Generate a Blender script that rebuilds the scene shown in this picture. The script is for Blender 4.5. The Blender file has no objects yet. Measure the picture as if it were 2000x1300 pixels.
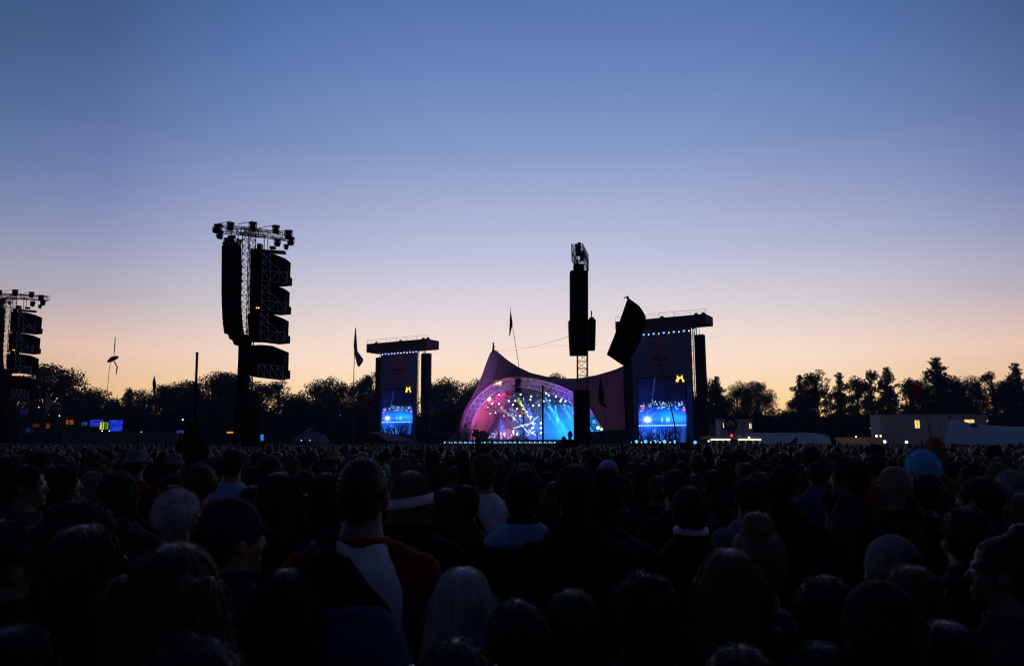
import bpy, math, random
import numpy as np
from mathutils import Vector, Matrix, Euler, noise as mnoise

random.seed(7); RNG = np.random.default_rng(11)
SC = bpy.context.scene
COL = SC.collection
rad = math.radians

# ------------------------------------------------------------------ camera
F = 1450.0; CAMZ = 1.95; PITCH = rad(8.4)
cam_d = bpy.data.cameras.new('camera'); cam = bpy.data.objects.new('camera', cam_d); COL.objects.link(cam)
cam_d.sensor_width = 36.0; cam_d.lens = 36.0 * F / 2000.0
cam.location = (0, 0, CAMZ); cam.rotation_euler = (math.pi / 2 + PITCH, 0, 0)
cam_d.clip_start = 0.05; cam_d.clip_end = 4000
cam_d.dof.use_dof = True; cam_d.dof.focus_distance = 60.0; cam_d.dof.aperture_fstop = 4.5
SC.camera = cam

# ------------------------------------------------------------------ render / view
SC.view_settings.view_transform = 'Standard'
try: SC.view_settings.look = 'None'
except Exception: pass
SC.view_settings.exposure = 0.0; SC.view_settings.gamma = 1.0
SC.cycles.use_denoising = True
SC.cycles.max_bounces = 6; SC.cycles.volume_bounces = 0
SC.cycles.sample_clamp_indirect = 4.0; SC.cycles.filter_width = 1.15

# ------------------------------------------------------------------ dusk sky: brightness and colour by elevation, fading away from the sunset
def lin(c):
    return tuple(((v / 255.0) / 12.92 if v / 255.0 <= 0.04045 else ((v / 255.0 + 0.055) / 1.055) ** 2.4) for v in c)
W = bpy.data.worlds.new('World'); SC.world = W; W.use_nodes = True
nt = W.node_tree; N = nt.nodes; L = nt.links
bg = N['Background']
def wn(t, **k):
    n = N.new(t)
    for a, b in k.items(): setattr(n, a, b)
    return n
tc = wn('ShaderNodeTexCoord'); sep = wn('ShaderNodeSeparateXYZ'); L.new(tc.outputs['Generated'], sep.inputs[0])
asin = wn('ShaderNodeMath', operation='ARCSINE'); L.new(sep.outputs['Z'], asin.inputs[0])
el = wn('ShaderNodeMath', operation='DIVIDE'); L.new(asin.outputs[0], el.inputs[0]); el.inputs[1].default_value = math.pi / 2
def ramp(keys, interp='LINEAR'):
    r = wn('ShaderNodeValToRGB'); r.color_ramp.interpolation = interp
    e = r.color_ramp.elements
    while len(e) > 1: e.remove(e[-1])
    e[0].position = keys[0][0]; e[0].color = (*keys[0][1], 1)
    for p, c in keys[1:]:
        q = e.new(p); q.color = (*c, 1)
    return r
sky = ramp([(0.0, lin((258, 178, 94))), (1.2 / 90, lin((272, 211, 122))), (3.2 / 90, lin((276, 239, 176))), (6.2 / 90, lin((274, 246, 224))),
            (10.4 / 90, lin((234, 224, 231))), (14.3 / 90, lin((197, 201, 229))), (22.0 / 90, lin((139, 160, 206))),
            (27.4 / 90, lin((111, 138, 193))), (32.5 / 90, lin((88, 119, 173))), (45 / 90, lin((58, 82, 132))),
            (65 / 90, lin((34, 50, 92))), (1.0, lin((24, 35, 70)))])
L.new(el.outputs[0], sky.inputs[0])
# azimuth: cosine of the angle from the sunset direction
SUNSET = rad(3.0)
vx = wn('ShaderNodeCombineXYZ'); L.new(sep.outputs['X'], vx.inputs[0]); L.new(sep.outputs['Y'], vx.inputs[1])
vn = wn('ShaderNodeVectorMath', operation='NORMALIZE'); L.new(vx.outputs[0], vn.inputs[0])
dt = wn('ShaderNodeVectorMath', operation='DOT_PRODUCT'); L.new(vn.outputs[0], dt.inputs[0])
dt.inputs[1].default_value = (math.sin(SUNSET), math.cos(SUNSET), 0)
mr = wn('ShaderNodeMapRange'); L.new(dt.outputs['Value'], mr.inputs[0])
mr.inputs[1].default_value = -1; mr.inputs[2].default_value = 1
BACK = [(0.0, (.045, .062, .112)), (0.45, (.075, .098, .155)), (0.72, (.22, .25, .31))]
lowr = ramp(BACK + [(.86, (.58, .50, .48)), (.885, (.74, .63, .62)), (.915, (.82, .71, .69)), (.945, (.90, .82, .80)), (.972, (.975, .94, .93)), (.99, (1, .985, .98)), (1.0, (1, 1, 1))])
midr = ramp(BACK + [(.86, (.44, .47, .55)), (.89, (.53, .56, .64)), (.921, (.60, .62, .70)), (.95, (.78, .79, .83)), (.972, (.90, .90, .92)), (.99, (.97, .97, .975)), (1.0, (1, 1, 1))])
upr = ramp(BACK + [(.86, (.28, .38, .50)), (.89, (.35, .45, .58)), (.921, (.44, .50, .66)), (.95, (.66, .70, .80)), (.978, (.85, .85, .89)), (.99, (.94, .94, .955)), (1.0, (1, 1, 1))])
highr = ramp(BACK + [(.86, (.27, .36, .41)), (.885, (.30, .40, .45)), (.915, (.40, .45, .51)), (.957, (.63, .73, .81)), (.975, (.80, .86, .90)), (.99, (.94, .955, .97)), (1.0, (1, 1, 1))])
for r in (lowr, midr, upr, highr): L.new(mr.outputs[0], r.inputs[0])
def elmix(a, b, lo, hi):
    m = wn('ShaderNodeMapRange'); L.new(el.outputs[0], m.inputs[0]); m.inputs[1].default_value = lo / 90; m.inputs[2].default_value = hi / 90
    x = wn('ShaderNodeMix', data_type='RGBA'); L.new(m.outputs[0], x.inputs[0]); L.new(a, x.inputs[6]); L.new(b, x.inputs[7]); return x.outputs[2]
az_out = elmix(elmix(elmix(lowr.outputs[0], midr.outputs[0], 6.3, 10), upr.outputs[0], 11, 18), highr.outputs[0], 19, 26.5)
# overhead the azimuth stops mattering
ov = wn('ShaderNodeMapRange'); L.new(el.outputs[0], ov.inputs[0]); ov.inputs[1].default_value = .40; ov.inputs[2].default_value = .95
mx = wn('ShaderNodeMix', data_type='RGBA'); L.new(ov.outputs[0], mx.inputs[0]); L.new(az_out, mx.inputs[6]); mx.inputs[7].default_value = (.45, .45, .47, 1)
mul = wn('ShaderNodeMix', data_type='RGBA', blend_type='MULTIPLY'); mul.inputs[0].default_value = 1.0
L.new(sky.outputs[0], mul.inputs[6]); L.new(mx.outputs[2], mul.inputs[7])
L.new(mul.outputs[2], bg.inputs[0]); bg.inputs[1].default_value = 1.0

# ------------------------------------------------------------------ helpers
RIGHT = Vector((1, 0, 0)); UP = Vector((0, -math.sin(PITCH), math.cos(PITCH))); FWD = Vector((0, math.cos(PITCH), math.sin(PITCH)))
CAMP = Vector((0, 0, CAMZ))
def ray(px, py): return FWD + RIGHT * ((px - 1000) / F) + UP * (-(py - 650) / F)
def at(px, py, Y):
    d = ray(px, py); return CAMP + d * (Y / d.y)
def proj(p):
    v = Vector(p) - CAMP; z = v.dot(FWD)
    return 1000 + F * v.dot(RIGHT) / z, 650 - F * v.dot(UP) / z
SA = rad(31.0)
SU = Vector((math.cos(SA), -math.sin(SA), 0)); SW = Vector((math.sin(SA), math.cos(SA), 0))
S0 = at(1045, 864, 150); S0.z = 0
def stg(u, w, z): return S0 + SU * u + SW * w + Vector((0, 0, z))
def on_stage(px, py, w):
    d = ray(px, py); n = SW; t = (S0 + SW * w - CAMP).dot(n) / d.dot(n)
    q = CAMP + d * t - S0
    return q.dot(SU), q.z

def tag(o, label=None, cat=None, group=None, kind=None):
    if label: o['label'] = label
    if cat: o['category'] = cat
    if group: o['group'] = group
    if kind: o['kind'] = kind
    return o
def thing(name, label, cat, loc=(0, 0, 0), group=None, rz=0):
    o = bpy.data.objects.new(name, None); COL.objects.link(o); o.location = loc; o.rotation_euler = (0, 0, rz)
    o.empty_display_size = .2
    return tag(o, label, cat, group)
def dup(o, parent=None):
    c = o.copy(); COL.objects.link(c)
    if parent is not None: c.parent = parent
    for ch in list(o.children): dup(ch, c)
    return c

def link(name, me, mat=None, parent=None):
    o = bpy.data.objects.new(name, me); COL.objects.link(o)
    if mat is not None:
        if me.materials: me.materials[0] = mat
        else: me.materials.append(mat)
    if parent is not None: o.parent = parent
    return o
def np_mesh(name, V, Fc, smooth=False, matidx=None, mats=None):
    V = np.asarray(V, dtype=np.float32); Fc = np.asarray(Fc, dtype=np.int32)
    me = bpy.data.meshes.new(name); n, k = Fc.shape
    me.vertices.add(len(V)); me.vertices.foreach_set('co', V.ravel())
    me.loops.add(n * k); me.loops.foreach_set('vertex_index', Fc.ravel())
    me.polygons.add(n); me.polygons.foreach_set('loop_start', np.arange(n, dtype=np.int32) * k)
    if mats:
        for m in mats: me.materials.append(m)
    if matidx is not None: me.polygons.foreach_set('material_index', np.asarray(matidx, dtype=np.int32))
    if smooth: me.polygons.foreach_set('use_smooth', np.ones(n, dtype=bool))
    me.update(calc_edges=True); me.validate()
    return me

class MB:
    def __init__(s): s.v = []; s.f = []
    def add(s, vs, fs):
        b = len(s.v); s.v += [Vector(v) for v in vs]; s.f += [tuple(i + b for i in f) for f in fs]; return s
    def box(s, c, size, rot=None):
        c = Vector(c); h = [a / 2 for a in size]
        vs = [Vector((x * h[0], y * h[1], z * h[2])) for x in (-1, 1) for y in (-1, 1) for z in (-1, 1)]
        if rot is not None: vs = [rot @ v for v in vs]
        return s.add([c + v for v in vs], [(0, 1, 3, 2), (4, 6, 7, 5), (0, 4, 5, 1), (2, 3, 7, 6), (0, 2, 6, 4), (1, 5, 7, 3)])
    def hexa(s, b, t):   # bottom quad, top quad (same order)
        return s.add(list(b) + list(t), [(3, 2, 1, 0), (4, 5, 6, 7), (0, 1, 5, 4), (1, 2, 6, 5), (2, 3, 7, 6), (3, 0, 4, 7)])
    def prism(s, poly, ext):   # polygon (list of 3d) extruded by vector
        n = len(poly); ext = Vector(ext); P = [Vector(p) for p in poly]
        fs = [tuple(range(n - 1, -1, -1)), tuple(range(n, 2 * n))] + [(i, (i + 1) % n, n + (i + 1) % n, n + i) for i in range(n)]
        return s.add(P + [p + ext for p in P], fs)
    def tube(s, pts, radii, n=8, cap=True):
        pts = [Vector(p) for p in pts]
        if not hasattr(radii, '__len__'): radii = [radii] * len(pts)
        vs = []; fs = []; up = None
        for i, p in enumerate(pts):
            d = (pts[min(i + 1, len(pts) - 1)] - pts[max(i - 1, 0)]).normalized()
            if up is None:
                up = Vector((0, 0, 1)) if abs(d.z) < .9 else Vector((1, 0, 0))
            a = d.cross(up).normalized(); b = a.cross(d).normalized(); up = b
            for k in range(n):
                t = 2 * math.pi * (k + .5) / n
                vs.append(p + (a * math.cos(t) + b * math.sin(t)) * radii[i])
        m = len(pts)
        for i in range(m - 1):
            for k in range(n):
                fs.append((i * n + k, i * n + (k + 1) % n, (i + 1) * n + (k + 1) % n, (i + 1) * n + k))
        if cap: fs += [tuple(range(n - 1, -1, -1)), tuple((m - 1) * n + k for k in range(n))]
        return s.add(vs, fs)
    def loft(s, rings, n=20):   # rings: (z, yc, rx, ry[, xc])
        vs = []; fs = []
        for r in rings:
            xc = r[4] if len(r) > 4 else 0
            for k in range(n):
                t = 2 * math.pi * k / n; vs.append((xc + r[2] * math.cos(t), r[1] + r[3] * math.sin(t), r[0]))
        m = len(rings)
        for i in range(m - 1):
            for k in range(n): fs.append((i * n + k, i * n + (k + 1) % n, (i + 1) * n + (k + 1) % n, (i + 1) * n + k))
        fs += [tuple(range(n - 1, -1, -1)), tuple((m - 1) * n + k for k in range(n))]
        return s.add(vs, fs)
    def ell(s, c, r, nu=16, nv=10, rot=None):
        c = Vector(c); vs = []; fs = []
        for j in range(nv + 1):
            ph = math.pi * j / nv
            for i in range(nu):
                t = 2 * math.pi * i / nu
                v = Vector((r[0] * math.sin(ph) * math.cos(t), r[1] * math.sin(ph) * math.sin(t), r[2] * math.cos(ph)))
                vs.append(c + (rot @ v if rot is not None else v))
        for j in range(nv):
            for i in range(nu): fs.append((j * nu + i, (j + 1) * nu + i, (j + 1) * nu + (i + 1) % nu, j * nu + (i + 1) % nu))
        return s.add(vs, fs)
    def grid(s, P):   # P[i][j] points
        m = len(P); n = len(P[0])
        return s.add([p for r in P for p in r], [(i * n + j, i * n + j + 1, (i + 1) * n + j + 1, (i + 1) * n + j) for i in range(m - 1) for j in range(n - 1)])
    def truss(s, p0, p1, w, h, bays, r=.025, rd=.015, up=None):
        p0 = Vector(p0); p1 = Vector(p1); d = (p1 - p0).normalized()
        up = Vector(up) if up is not None else (Vector((0, 0, 1)) if abs(d.z) < .9 else Vector((0, 1, 0)))
        a = d.cross(up).normalized(); b = a.cross(d).normalized()
        cs = [a * (x * w / 2) + b * (y * h / 2) for x, y in ((-1, -1), (1, -1), (1, 1), (-1, 1))]
        for c in cs: s.tube([p0 + c, p1 + c], r, 5)
        for i in range(bays):
            q0 = p0.lerp(p1, i / bays); q1 = p0.lerp(p1, (i + 1) / bays)
            for k in range(4):
                c0, c1 = cs[k], cs[(k + 1) % 4]
                if i % 2: c0, c1 = c1, c0
                s.tube([q0 + c0, q1 + c1], rd, 4); s.tube([q0 + cs[k], q0 + cs[(k + 1) % 4]], rd, 4)
        for k in range(4): s.tube([p1 + cs[k], p1 + cs[(k + 1) % 4]], rd, 4)
        return s
    def mesh(s, name, origin=(0, 0, 0), smooth=False):
        o = Vector(origin); me = bpy.data.meshes.new(name)
        me.from_pydata([v - o for v in s.v], [], s.f)
        if smooth: me.polygons.foreach_set('use_smooth', np.ones(len(me.polygons), dtype=bool))
        me.update(); return me
    def build(s, name, mat, parent=None, smooth=False, origin=None):
        if origin is None: origin = parent_origin(parent)
        return link(name, s.mesh(name, origin, smooth), mat, parent)
    def remesh(s, name, voxel, smooth_it=4, factor=.5):
        me = s.mesh(name); o = bpy.data.objects.new(name, me); COL.objects.link(o)
        m = o.modifiers.new('r', 'REMESH'); m.mode = 'VOXEL'; m.voxel_size = voxel; m.use_smooth_shade = True
        if smooth_it:
            q = o.modifiers.new('s', 'SMOOTH'); q.factor = factor; q.iterations = smooth_it
        dg = bpy.context.evaluated_depsgraph_get(); dg.update()
        out = bpy.data.meshes.new_from_object(o.evaluated_get(dg)); out.name = name
        bpy.data.objects.remove(o); bpy.data.meshes.remove(me)
        out.materials.clear(); out.materials.append(None)
        return out
def parent_origin(p):
    v = Vector((0, 0, 0))
    while p is not None:
        v = v + Vector(p.location); p = p.parent
    return v

# ------------------------------------------------------------------ materials
MATS = {}
def mat(name, color, rough=.7, metal=0.0, var=.25, scale=6.0, spec=.5, bump=0.0, sheen=0.0):
    if name in MATS: return MATS[name]
    m = bpy.data.materials.new(name); m.use_nodes = True; t = m.node_tree; b = t.nodes['Principled BSDF']
    b.inputs['Roughness'].default_value = rough; b.inputs['Metallic'].default_value = metal
    b.inputs['Specular IOR Level'].default_value = spec
    if sheen: b.inputs['Sheen Weight'].default_value = sheen
    tx = t.nodes.new('ShaderNodeTexCoord'); nz = t.nodes.new('ShaderNodeTexNoise'); nz.inputs['Scale'].default_value = scale; nz.inputs['Detail'].default_value = 4
    t.links.new(tx.outputs['Object'], nz.inputs['Vector'])
    r = t.nodes.new('ShaderNodeValToRGB'); r.color_ramp.elements[0].position = .3; r.color_ramp.elements[1].position = .7
    r.color_ramp.elements[0].color = (*[c * (1 - var) for c in color], 1); r.color_ramp.elements[1].color = (*[min(1, c * (1 + var)) for c in color], 1)
    t.links.new(nz.outputs['Fac'], r.inputs[0]); t.links.new(r.outputs[0], b.inputs['Base Color'])
    if bump:
        bp = t.nodes.new('ShaderNodeBump'); bp.inputs['Strength'].default_value = bump; bp.inputs['Distance'].default_value = .02
        t.links.new(nz.outputs['Fac'], bp.inputs['Height']); t.links.new(bp.outputs[0], b.inputs['Normal'])
    MATS[name] = m; return m
def emis(name, color, strength):
    if name in MATS: return MATS[name]
    m = bpy.data.materials.new(name); m.use_nodes = True; t = m.node_tree; b = t.nodes['Principled BSDF']
    b.inputs['Base Color'].default_value = (.02, .02, .02, 1)
    b.inputs['Emission Color'].default_value = (*color, 1); b.inputs['Emission Strength'].default_value = strength
    MATS[name] = m; return m
def fabric(name, color, trans=.25, var=.12, rough=.85, scale=1.5):
    """woven sheet: diffuse on both sides plus some light coming through it"""
    if name in MATS: return MATS[name]
    m = bpy.data.materials.new(name); m.use_nodes = True; t = m.node_tree; t.nodes.clear()
    out = t.nodes.new('ShaderNodeOutputMaterial'); d = t.nodes.new('ShaderNodeBsdfDiffuse'); tr = t.nodes.new('ShaderNodeBsdfTranslucent'); mxs = t.nodes.new('ShaderNodeMixShader')
    tx = t.nodes.new('ShaderNodeTexCoord'); nz = t.nodes.new('ShaderNodeTexNoise'); nz.inputs['Scale'].default_value = scale; nz.inputs['Detail'].default_value = 5
    t.links.new(tx.outputs['Object'], nz.inputs['Vector'])
    r = t.nodes.new('ShaderNodeValToRGB'); r.color_ramp.elements[0].position = .3; r.color_ramp.elements[1].position = .7
    r.color_ramp.elements[0].color = (*[c * (1 - var) for c in color], 1); r.color_ramp.elements[1].color = (*[min(1, c * (1 + var)) for c in color], 1)
    t.links.new(nz.outputs['Fac'], r.inputs[0]); t.links.new(r.outputs[0], d.inputs[0]); t.links.new(r.outputs[0], tr.inputs[0])
    mxs.inputs[0].default_value = trans
    t.links.new(d.outputs[0], mxs.inputs[1]); t.links.new(tr.outputs[0], mxs.inputs[2]); t.links.new(mxs.outputs[0], out.inputs[0])
    MATS[name] = m; return m
def attr_emis(name, strength):
    m = bpy.data.materials.new(name); m.use_nodes = True; t = m.node_tree; b = t.nodes['Principled BSDF']
    a = t.nodes.new('ShaderNodeAttribute'); a.attribute_name = 'pixels'
    b.inputs['Base Color'].default_value = (.01, .01, .012, 1)
    t.links.new(a.outputs['Color'], b.inputs['Emission Color']); b.inputs['Emission Strength'].default_value = strength
    MATS[name] = m; return m

BLACK = mat('black_plastic', (.008, .008, .009), .85, spec=.08)
SPK = mat('speaker_black', (.006, .006, .007), .9, bump=.2, scale=40, spec=.06)
STEEL = mat('painted_steel', (.035, .037, .04), .45, .6)
ALU = mat('aluminium', (.16, .17, .19), .5, .5)
ALUD = mat('dark_aluminium', (.10, .105, .12), .5, .4)

def spot(name, loc, target, color, watts, size, blend=.3, parent=None, radius=.1):
    ld = bpy.data.lights.new(name, 'SPOT'); ld.color = color; ld.energy = watts; ld.spot_size = rad(size); ld.spot_blend = blend; ld.shadow_soft_size = radius
    o = bpy.data.objects.new(name, ld); COL.objects.link(o)
    org = parent_origin(parent)
    o.location = Vector(loc) - org; o.rotation_euler = (Vector(target) - Vector(loc)).to_track_quat('-Z', 'Y').to_euler()
    if parent is not None: o.parent = parent
    return o
# ------------------------------------------------------------------ ground
g = MB(); n = 40
g.grid([[(x, y, 0) for x in np.linspace(-1600, 1600, n)] for y in np.linspace(-300, 2600, n)])
GRASS = mat('trodden_grass', (.018, .02, .012), .95, var=.5, scale=.6, bump=.4)
tag(g.build('ground', GRASS), 'flat trodden festival field under the whole crowd', 'ground', kind='structure')

# ------------------------------------------------------------------ the tent stage
CANVAS = fabric('orange_canvas', (.33, .19, .20), .03)
stage = thing('concert_stage', 'large orange tent canopied concert stage with lit arch opening', 'stage', S0)
arch_px = [(893, 858), (895, 843), (899, 822), (907, 800), (918, 782), (932, 766), (948, 753), (966, 744), (985, 737.5), (1006, 734.5), (1028, 735), (1050, 738.5),
           (1073, 744), (1097, 752.5), (1120, 764), (1141, 781), (1157, 802), (1170, 822), (1181, 840), (1190, 862)]
ridge_px = [(878, 858, 1), (893, 838, 1.5), (906, 806, 2), (919, 778, 2.5), (931, 756, 3), (942, 733, 3), (951, 707, 3), (957, 692, 3), (961, 683, 3), (966, 683, 3), (975, 690, 3), (990, 703, 3), (1010, 716, 3),
            (1035, 728, 3), (1068, 736, 3), (1100, 739.5, 3), (1130, 739.5, 3), (1165, 733, 3), (1200, 723, 3), (1235, 707, 3), (1265, 690, 3), (1288, 676, 3), (1294, 676, 3), (1306, 695, 3), (1325, 733, 3), (1345, 772, 3), (1366, 800, 2.5), (1393, 829, 2), (1418, 856, 1)]
def resample(P, n):
    P = [Vector(p) for p in P]; d = [0]
    for a, b in zip(P, P[1:]): d.append(d[-1] + (b - a).length)
    out = []
    for k in range(n):
        s = d[-1] * k / (n - 1); i = 0
        while i < len(P) - 2 and d[i + 1] < s: i += 1
        out.append(P[i].lerp(P[i + 1], (s - d[i]) / max(1e-6, d[i + 1] - d[i])))
    return out
def st_pt(px, py, w): u, z = on_stage(px, py, w); return stg(u, w, max(z, 0.05))
NA = 61
A = resample([st_pt(x, y, 0) for x, y in arch_px], NA)
R = resample([st_pt(x, y, w) for x, y, w in ridge_px], NA)
# make the ridge follow the arch by matching progress: left foot/peak/saddle/right
def remap(P, keys, n):   # keys: (src fraction, dst fraction)
    out = []
    for k in range(n):
        t = k / (n - 1)
        for (s0, d0), (s1, d1) in zip(keys, keys[1:]):
            if t <= d1 + 1e-9:
                s = s0 + (s1 - s0) * (t - d0) / (d1 - d0); break
        f = s * (len(P) - 1); i = min(int(f), len(P) - 2); out.append(P[i].lerp(P[i + 1], f - i))
    return out
Rf = resample([st_pt(x, y, w) for x, y, w in ridge_px], 401)
R = remap(Rf, [(0, 0), (.315, .36), (.52, .62), (.76, .85), (1, 1)], NA)
front = []
for j in range(11):
    t = j / 10; row = []
    for i in range(NA):
        p = A[i].lerp(R[i], t); sag = math.sin(math.pi * t) * (.05 + .035 * abs(math.sin(math.pi * i / 5))) * (A[i] - R[i]).length
        row.append(p + SW * sag * .6 + Vector((0, 0, -sag * .25)))
    front.append(row)
mb = MB(); mb.grid(front)
# rear roof: from the ridge back down to the ground behind the stage
back = []
for i in range(NA):
    t = i / (NA - 1); a = math.pi * (1 - t)
    back.append(stg(2 + 27 * math.cos(a), 25 , 14.5 * math.sin(a) ** .8 + .05))
rear = []
for j in range(11):
    t = j / 10; rear.append([R[i].lerp(back[i], t) + Vector((0, 0, -math.sin(math.pi * t) * (.05 + .03 * abs(math.sin(math.pi * i / 5))) * (R[i] - back[i]).length)) for i in range(NA)])
mb.grid(rear)
o = mb.build('canopy', CANVAS, stage, smooth=True)
# edge webbing, panel seams and peak fittings
mb = MB()
for i in range(5, NA - 1, 5): mb.tube([r[i] - SW * .03 for r in front], .028, 4); mb.tube([r[i] for r in rear], .028, 4)
mb.build('seam', mat('seam_canvas', (.16, .07, .07)), stage)
mb = MB(); mb.tube(R[1:-1], .09, 6); mb.tube(A, .1, 6); mb.build('canopy_edge', mat('dark_canvas', (.06, .02, .02)), stage)
pk = [st_pt(963.5, 683, 3), st_pt(1291, 676, 3)]
for p in pk:
    mb = MB(); mb.tube([p + Vector((0, 0, -.5)), p + Vector((0, 0, 1.6))], [.35, .06], 8); mb.ell(p + Vector((0, 0, 1.35)), (.2, .2, .28), 8, 6); mb.box(p + Vector((.1, 0, .75)), (.5, .4, .25)); mb.build('mast_head', BLACK, stage)
    mb = MB(); mb.truss(Vector((p.x, p.y, 0)) + SW * 1.5, p + SW * 1.0, .7, .7, 14, .05, .03); mb.build('mast', STEEL, stage)
# arch truss: two curved chords with zig-zag webbing
def off(P, k, d):   # towards arch centre
    c = stg(0, 0, 1.5); v = (c - P[k]); v = v - SW * v.dot(SW); return P[k] + v.normalized() * d
mb = MB()
A1 = [A[k] + SW * .9 for k in range(NA)]
in1 = [off(A1, k, .35) for k in range(NA)]; in2 = [off(A1, k, 2.3) for k in range(NA)]; in3 = [off(A1, k, 1.3) + SW * 1.8 for k in range(NA)]
for P in (in1, in2, in3): mb.tube(P, .11, 6)
for k in range(0, NA - 1, 1):
    a, b, c = (in1, in2, in3)
    q = k + 1
    mb.tube([a[k], b[q]] if k % 2 else [b[k], a[q]], .06, 4); mb.tube([a[k], c[q]], .05, 4); mb.tube([b[k], c[q]], .05, 4); mb.tube([a[k], b[k]], .05, 4)
mb.build('arch_truss', mat('white_truss', (.62, .60, .64), .5, .1), stage)
# deck, skirt, roof liner
DKZ = 2.55
mb = MB(); mb.hexa([stg(-17.5, -1.5, 0), stg(15, -1.5, 0), stg(15, 20, 0), stg(-17.5, 20, 0)], [stg(-17.5, -1.5, DKZ), stg(15, -1.5, DKZ), stg(15, 20, DKZ), stg(-17.5, 20, DKZ)])
mb.build('stage_deck', mat('stage_floor', (.10, .10, .12), .35, var=.1), stage)
mb = MB(); mb.hexa([stg(-20, -3.2, 0), stg(16, -3.2, 0), stg(16, -1.6, 0), stg(-20, -1.6, 0)], [stg(-20, -3.2, 1.75), stg(16, -3.2, 1.75), stg(16, -1.6, 1.75), stg(-20, -1.6, 1.75)])
mb.build('front_skirt', mat('navy_skirt', (.025, .03, .06), .8), stage)
# black side and rear drapes
DRAPE = mat('black_drape', (.07, .08, .22), .9)
ua = on_stage(926, 845, 17.6)[0]; ub = on_stage(1003, 772, 17.6)[0]
mb = MB(); mb.hexa([stg(ua, 17.6, DKZ), stg(15, 17.6, DKZ), stg(15, 18, DKZ), stg(ua, 18, DKZ)], [stg(ub, 17.6, 12.9), stg(11.5, 17.6, 12.9), stg(11.5, 18, 12.9), stg(ub, 18, 12.9)]); mb.build('rear_drape', DRAPE, stage)
wa = on_stage(1149, 850, -1.7)[0]; wb = on_stage(1236, 850, -1.7)[0]; zt_ = on_stage(1190, 843, -1.7)[1]
mb = MB(); mb.hexa([stg(wa, -1.75, 0), stg(wb, -1.75, 0), stg(wb, -1.55, 0), stg(wa, -1.55, 0)], [stg(wa, -1.75, zt_), stg(wb, -1.75, zt_ + .5), stg(wb, -1.55, zt_ + .5), stg(wa, -1.55, zt_)])
for k in range(9):
    uu = wa + (wb - wa) * (k + .5) / 9; mb.hexa([stg(uu - .05, -1.82, 0), stg(uu + .05, -1.82, 0), stg(uu + .05, -1.75, 0), stg(uu - .05, -1.75, 0)], [stg(uu - .05, -1.82, zt_ + .4), stg(uu + .05, -1.82, zt_ + .4), stg(uu + .05, -1.75, zt_ + .4), stg(uu - .05, -1.75, zt_ + .4)])
mb.build('wing_wall', mat('navy_skirt', (.025, .03, .06), .8), stage)
# ---- LED wall at the back of the stage
def led_pixels(nu, nv):
    img = np.zeros((nv, nu, 3))
    for j in range(nv):
        for i in range(nu):
            x = i / nu; y = j / nv
            k = 1 / (1 + math.exp(-(x - .17) * 16)); glow = math.exp(-((x - .42) / .26) ** 2 - ((y - .62) / .55) ** 2)
            nse = .85 + .3 * mnoise.noise(Vector((x * 5, y * 4, 3)))
            c = np.array([.03, .05, .34]) * (1 - k) + np.array([.006, .34, 1.25]) * k * (.85 + .7 * glow) * (.75 + .25 * (1 - y) ** .5)
            c += np.array([.035, .0, .09]) * math.exp(-((x - .1) / .2) ** 2) * (1 - y)
            img[j, i] = c * nse * min(1.0, .12 + 1.5 * (1 - y)) * 1.45
    return img
def pixel_panel(name, corners, img, strength, parent):
    """flat screen: grid of pixels between 4 corners (bl, br, tr, tl)"""
    nv, nu, _ = img.shape; bl, br, tr, tl = [Vector(c) for c in corners]
    V = [(bl.lerp(br, i / nu)).lerp(tl.lerp(tr, i / nu), j / nv) for j in range(nv + 1) for i in range(nu + 1)]
    o0 = parent_origin(parent)
    Fc = [(j * (nu + 1) + i, j * (nu + 1) + i + 1, (j + 1) * (nu + 1) + i + 1, (j + 1) * (nu + 1) + i) for j in range(nv) for i in range(nu)]
    me = np_mesh(name, [v - o0 for v in V], Fc)
    ca = me.color_attributes.new('pixels', 'FLOAT_COLOR', 'CORNER')
    c = np.repeat(img.reshape(-1, 3), 4, axis=0); c = np.concatenate([c, np.ones((len(c), 1))], 1).astype(np.float32)
    ca.data.foreach_set('color', c.ravel())
    return link(name, me, attr_emis(name + '_light', strength), parent)
UL = on_stage(1024, 800, 17)[0]; UR = on_stage(1200, 800, 17)[0]
wall = thing('led_wall', 'wide glowing blue video wall at the back of the stage', 'video wall', stg(2, 17, DKZ))
mb = MB(); mb.hexa([stg(UL, 17.0, DKZ), stg(UR, 17.0, DKZ), stg(UR, 17.3, DKZ), stg(UL, 17.3, DKZ)], [stg(UL, 17.0, 10.6), stg(UR, 17.0, 10.6), stg(UR, 17.3, 10.6), stg(UL, 17.3, 10.6)])
mb.build('wall_frame', BLACK, wall)
pixel_panel('screen', [stg(UL + .1, 16.98, DKZ + .05), stg(UR - .1, 16.98, DKZ + .05), stg(UR - .1, 16.98, 10.5), stg(UL + .1, 16.98, 10.5)], led_pixels(90, 44), 1.0, wall)

# ---- lighting trusses hanging under the canopy
bars = [(3.5, [(1020, 762), (1150, 783)]), (7.0, [(960, 777), (1125, 786)]), (11.0, [(940, 797), (1065, 813)])]
for w, pts in bars:
    p = [st_pt(x, y, w) for x, y in pts]
    t = thing('lighting_truss', {3.5: 'front aluminium lighting truss hanging under the stage canopy', 7.0: 'middle aluminium lighting truss over the stage', 11.0: 'rear purple lit lighting truss above the performers'}[w], 'truss', p[0], 'lighting trusses over the stage')
    mb = MB(); mb.truss(p[0], p[1], .6, .6, 16, .05, .03); mb.build('truss_frame', ALU, t)
    for f in (.1, .5, .9): mb = MB(); q = p[0].lerp(p[1], f); mb.tube([q, q + Vector((0, 0, 2.5))], .03, 4); mb.build('hanging_chain', STEEL, t)

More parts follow.
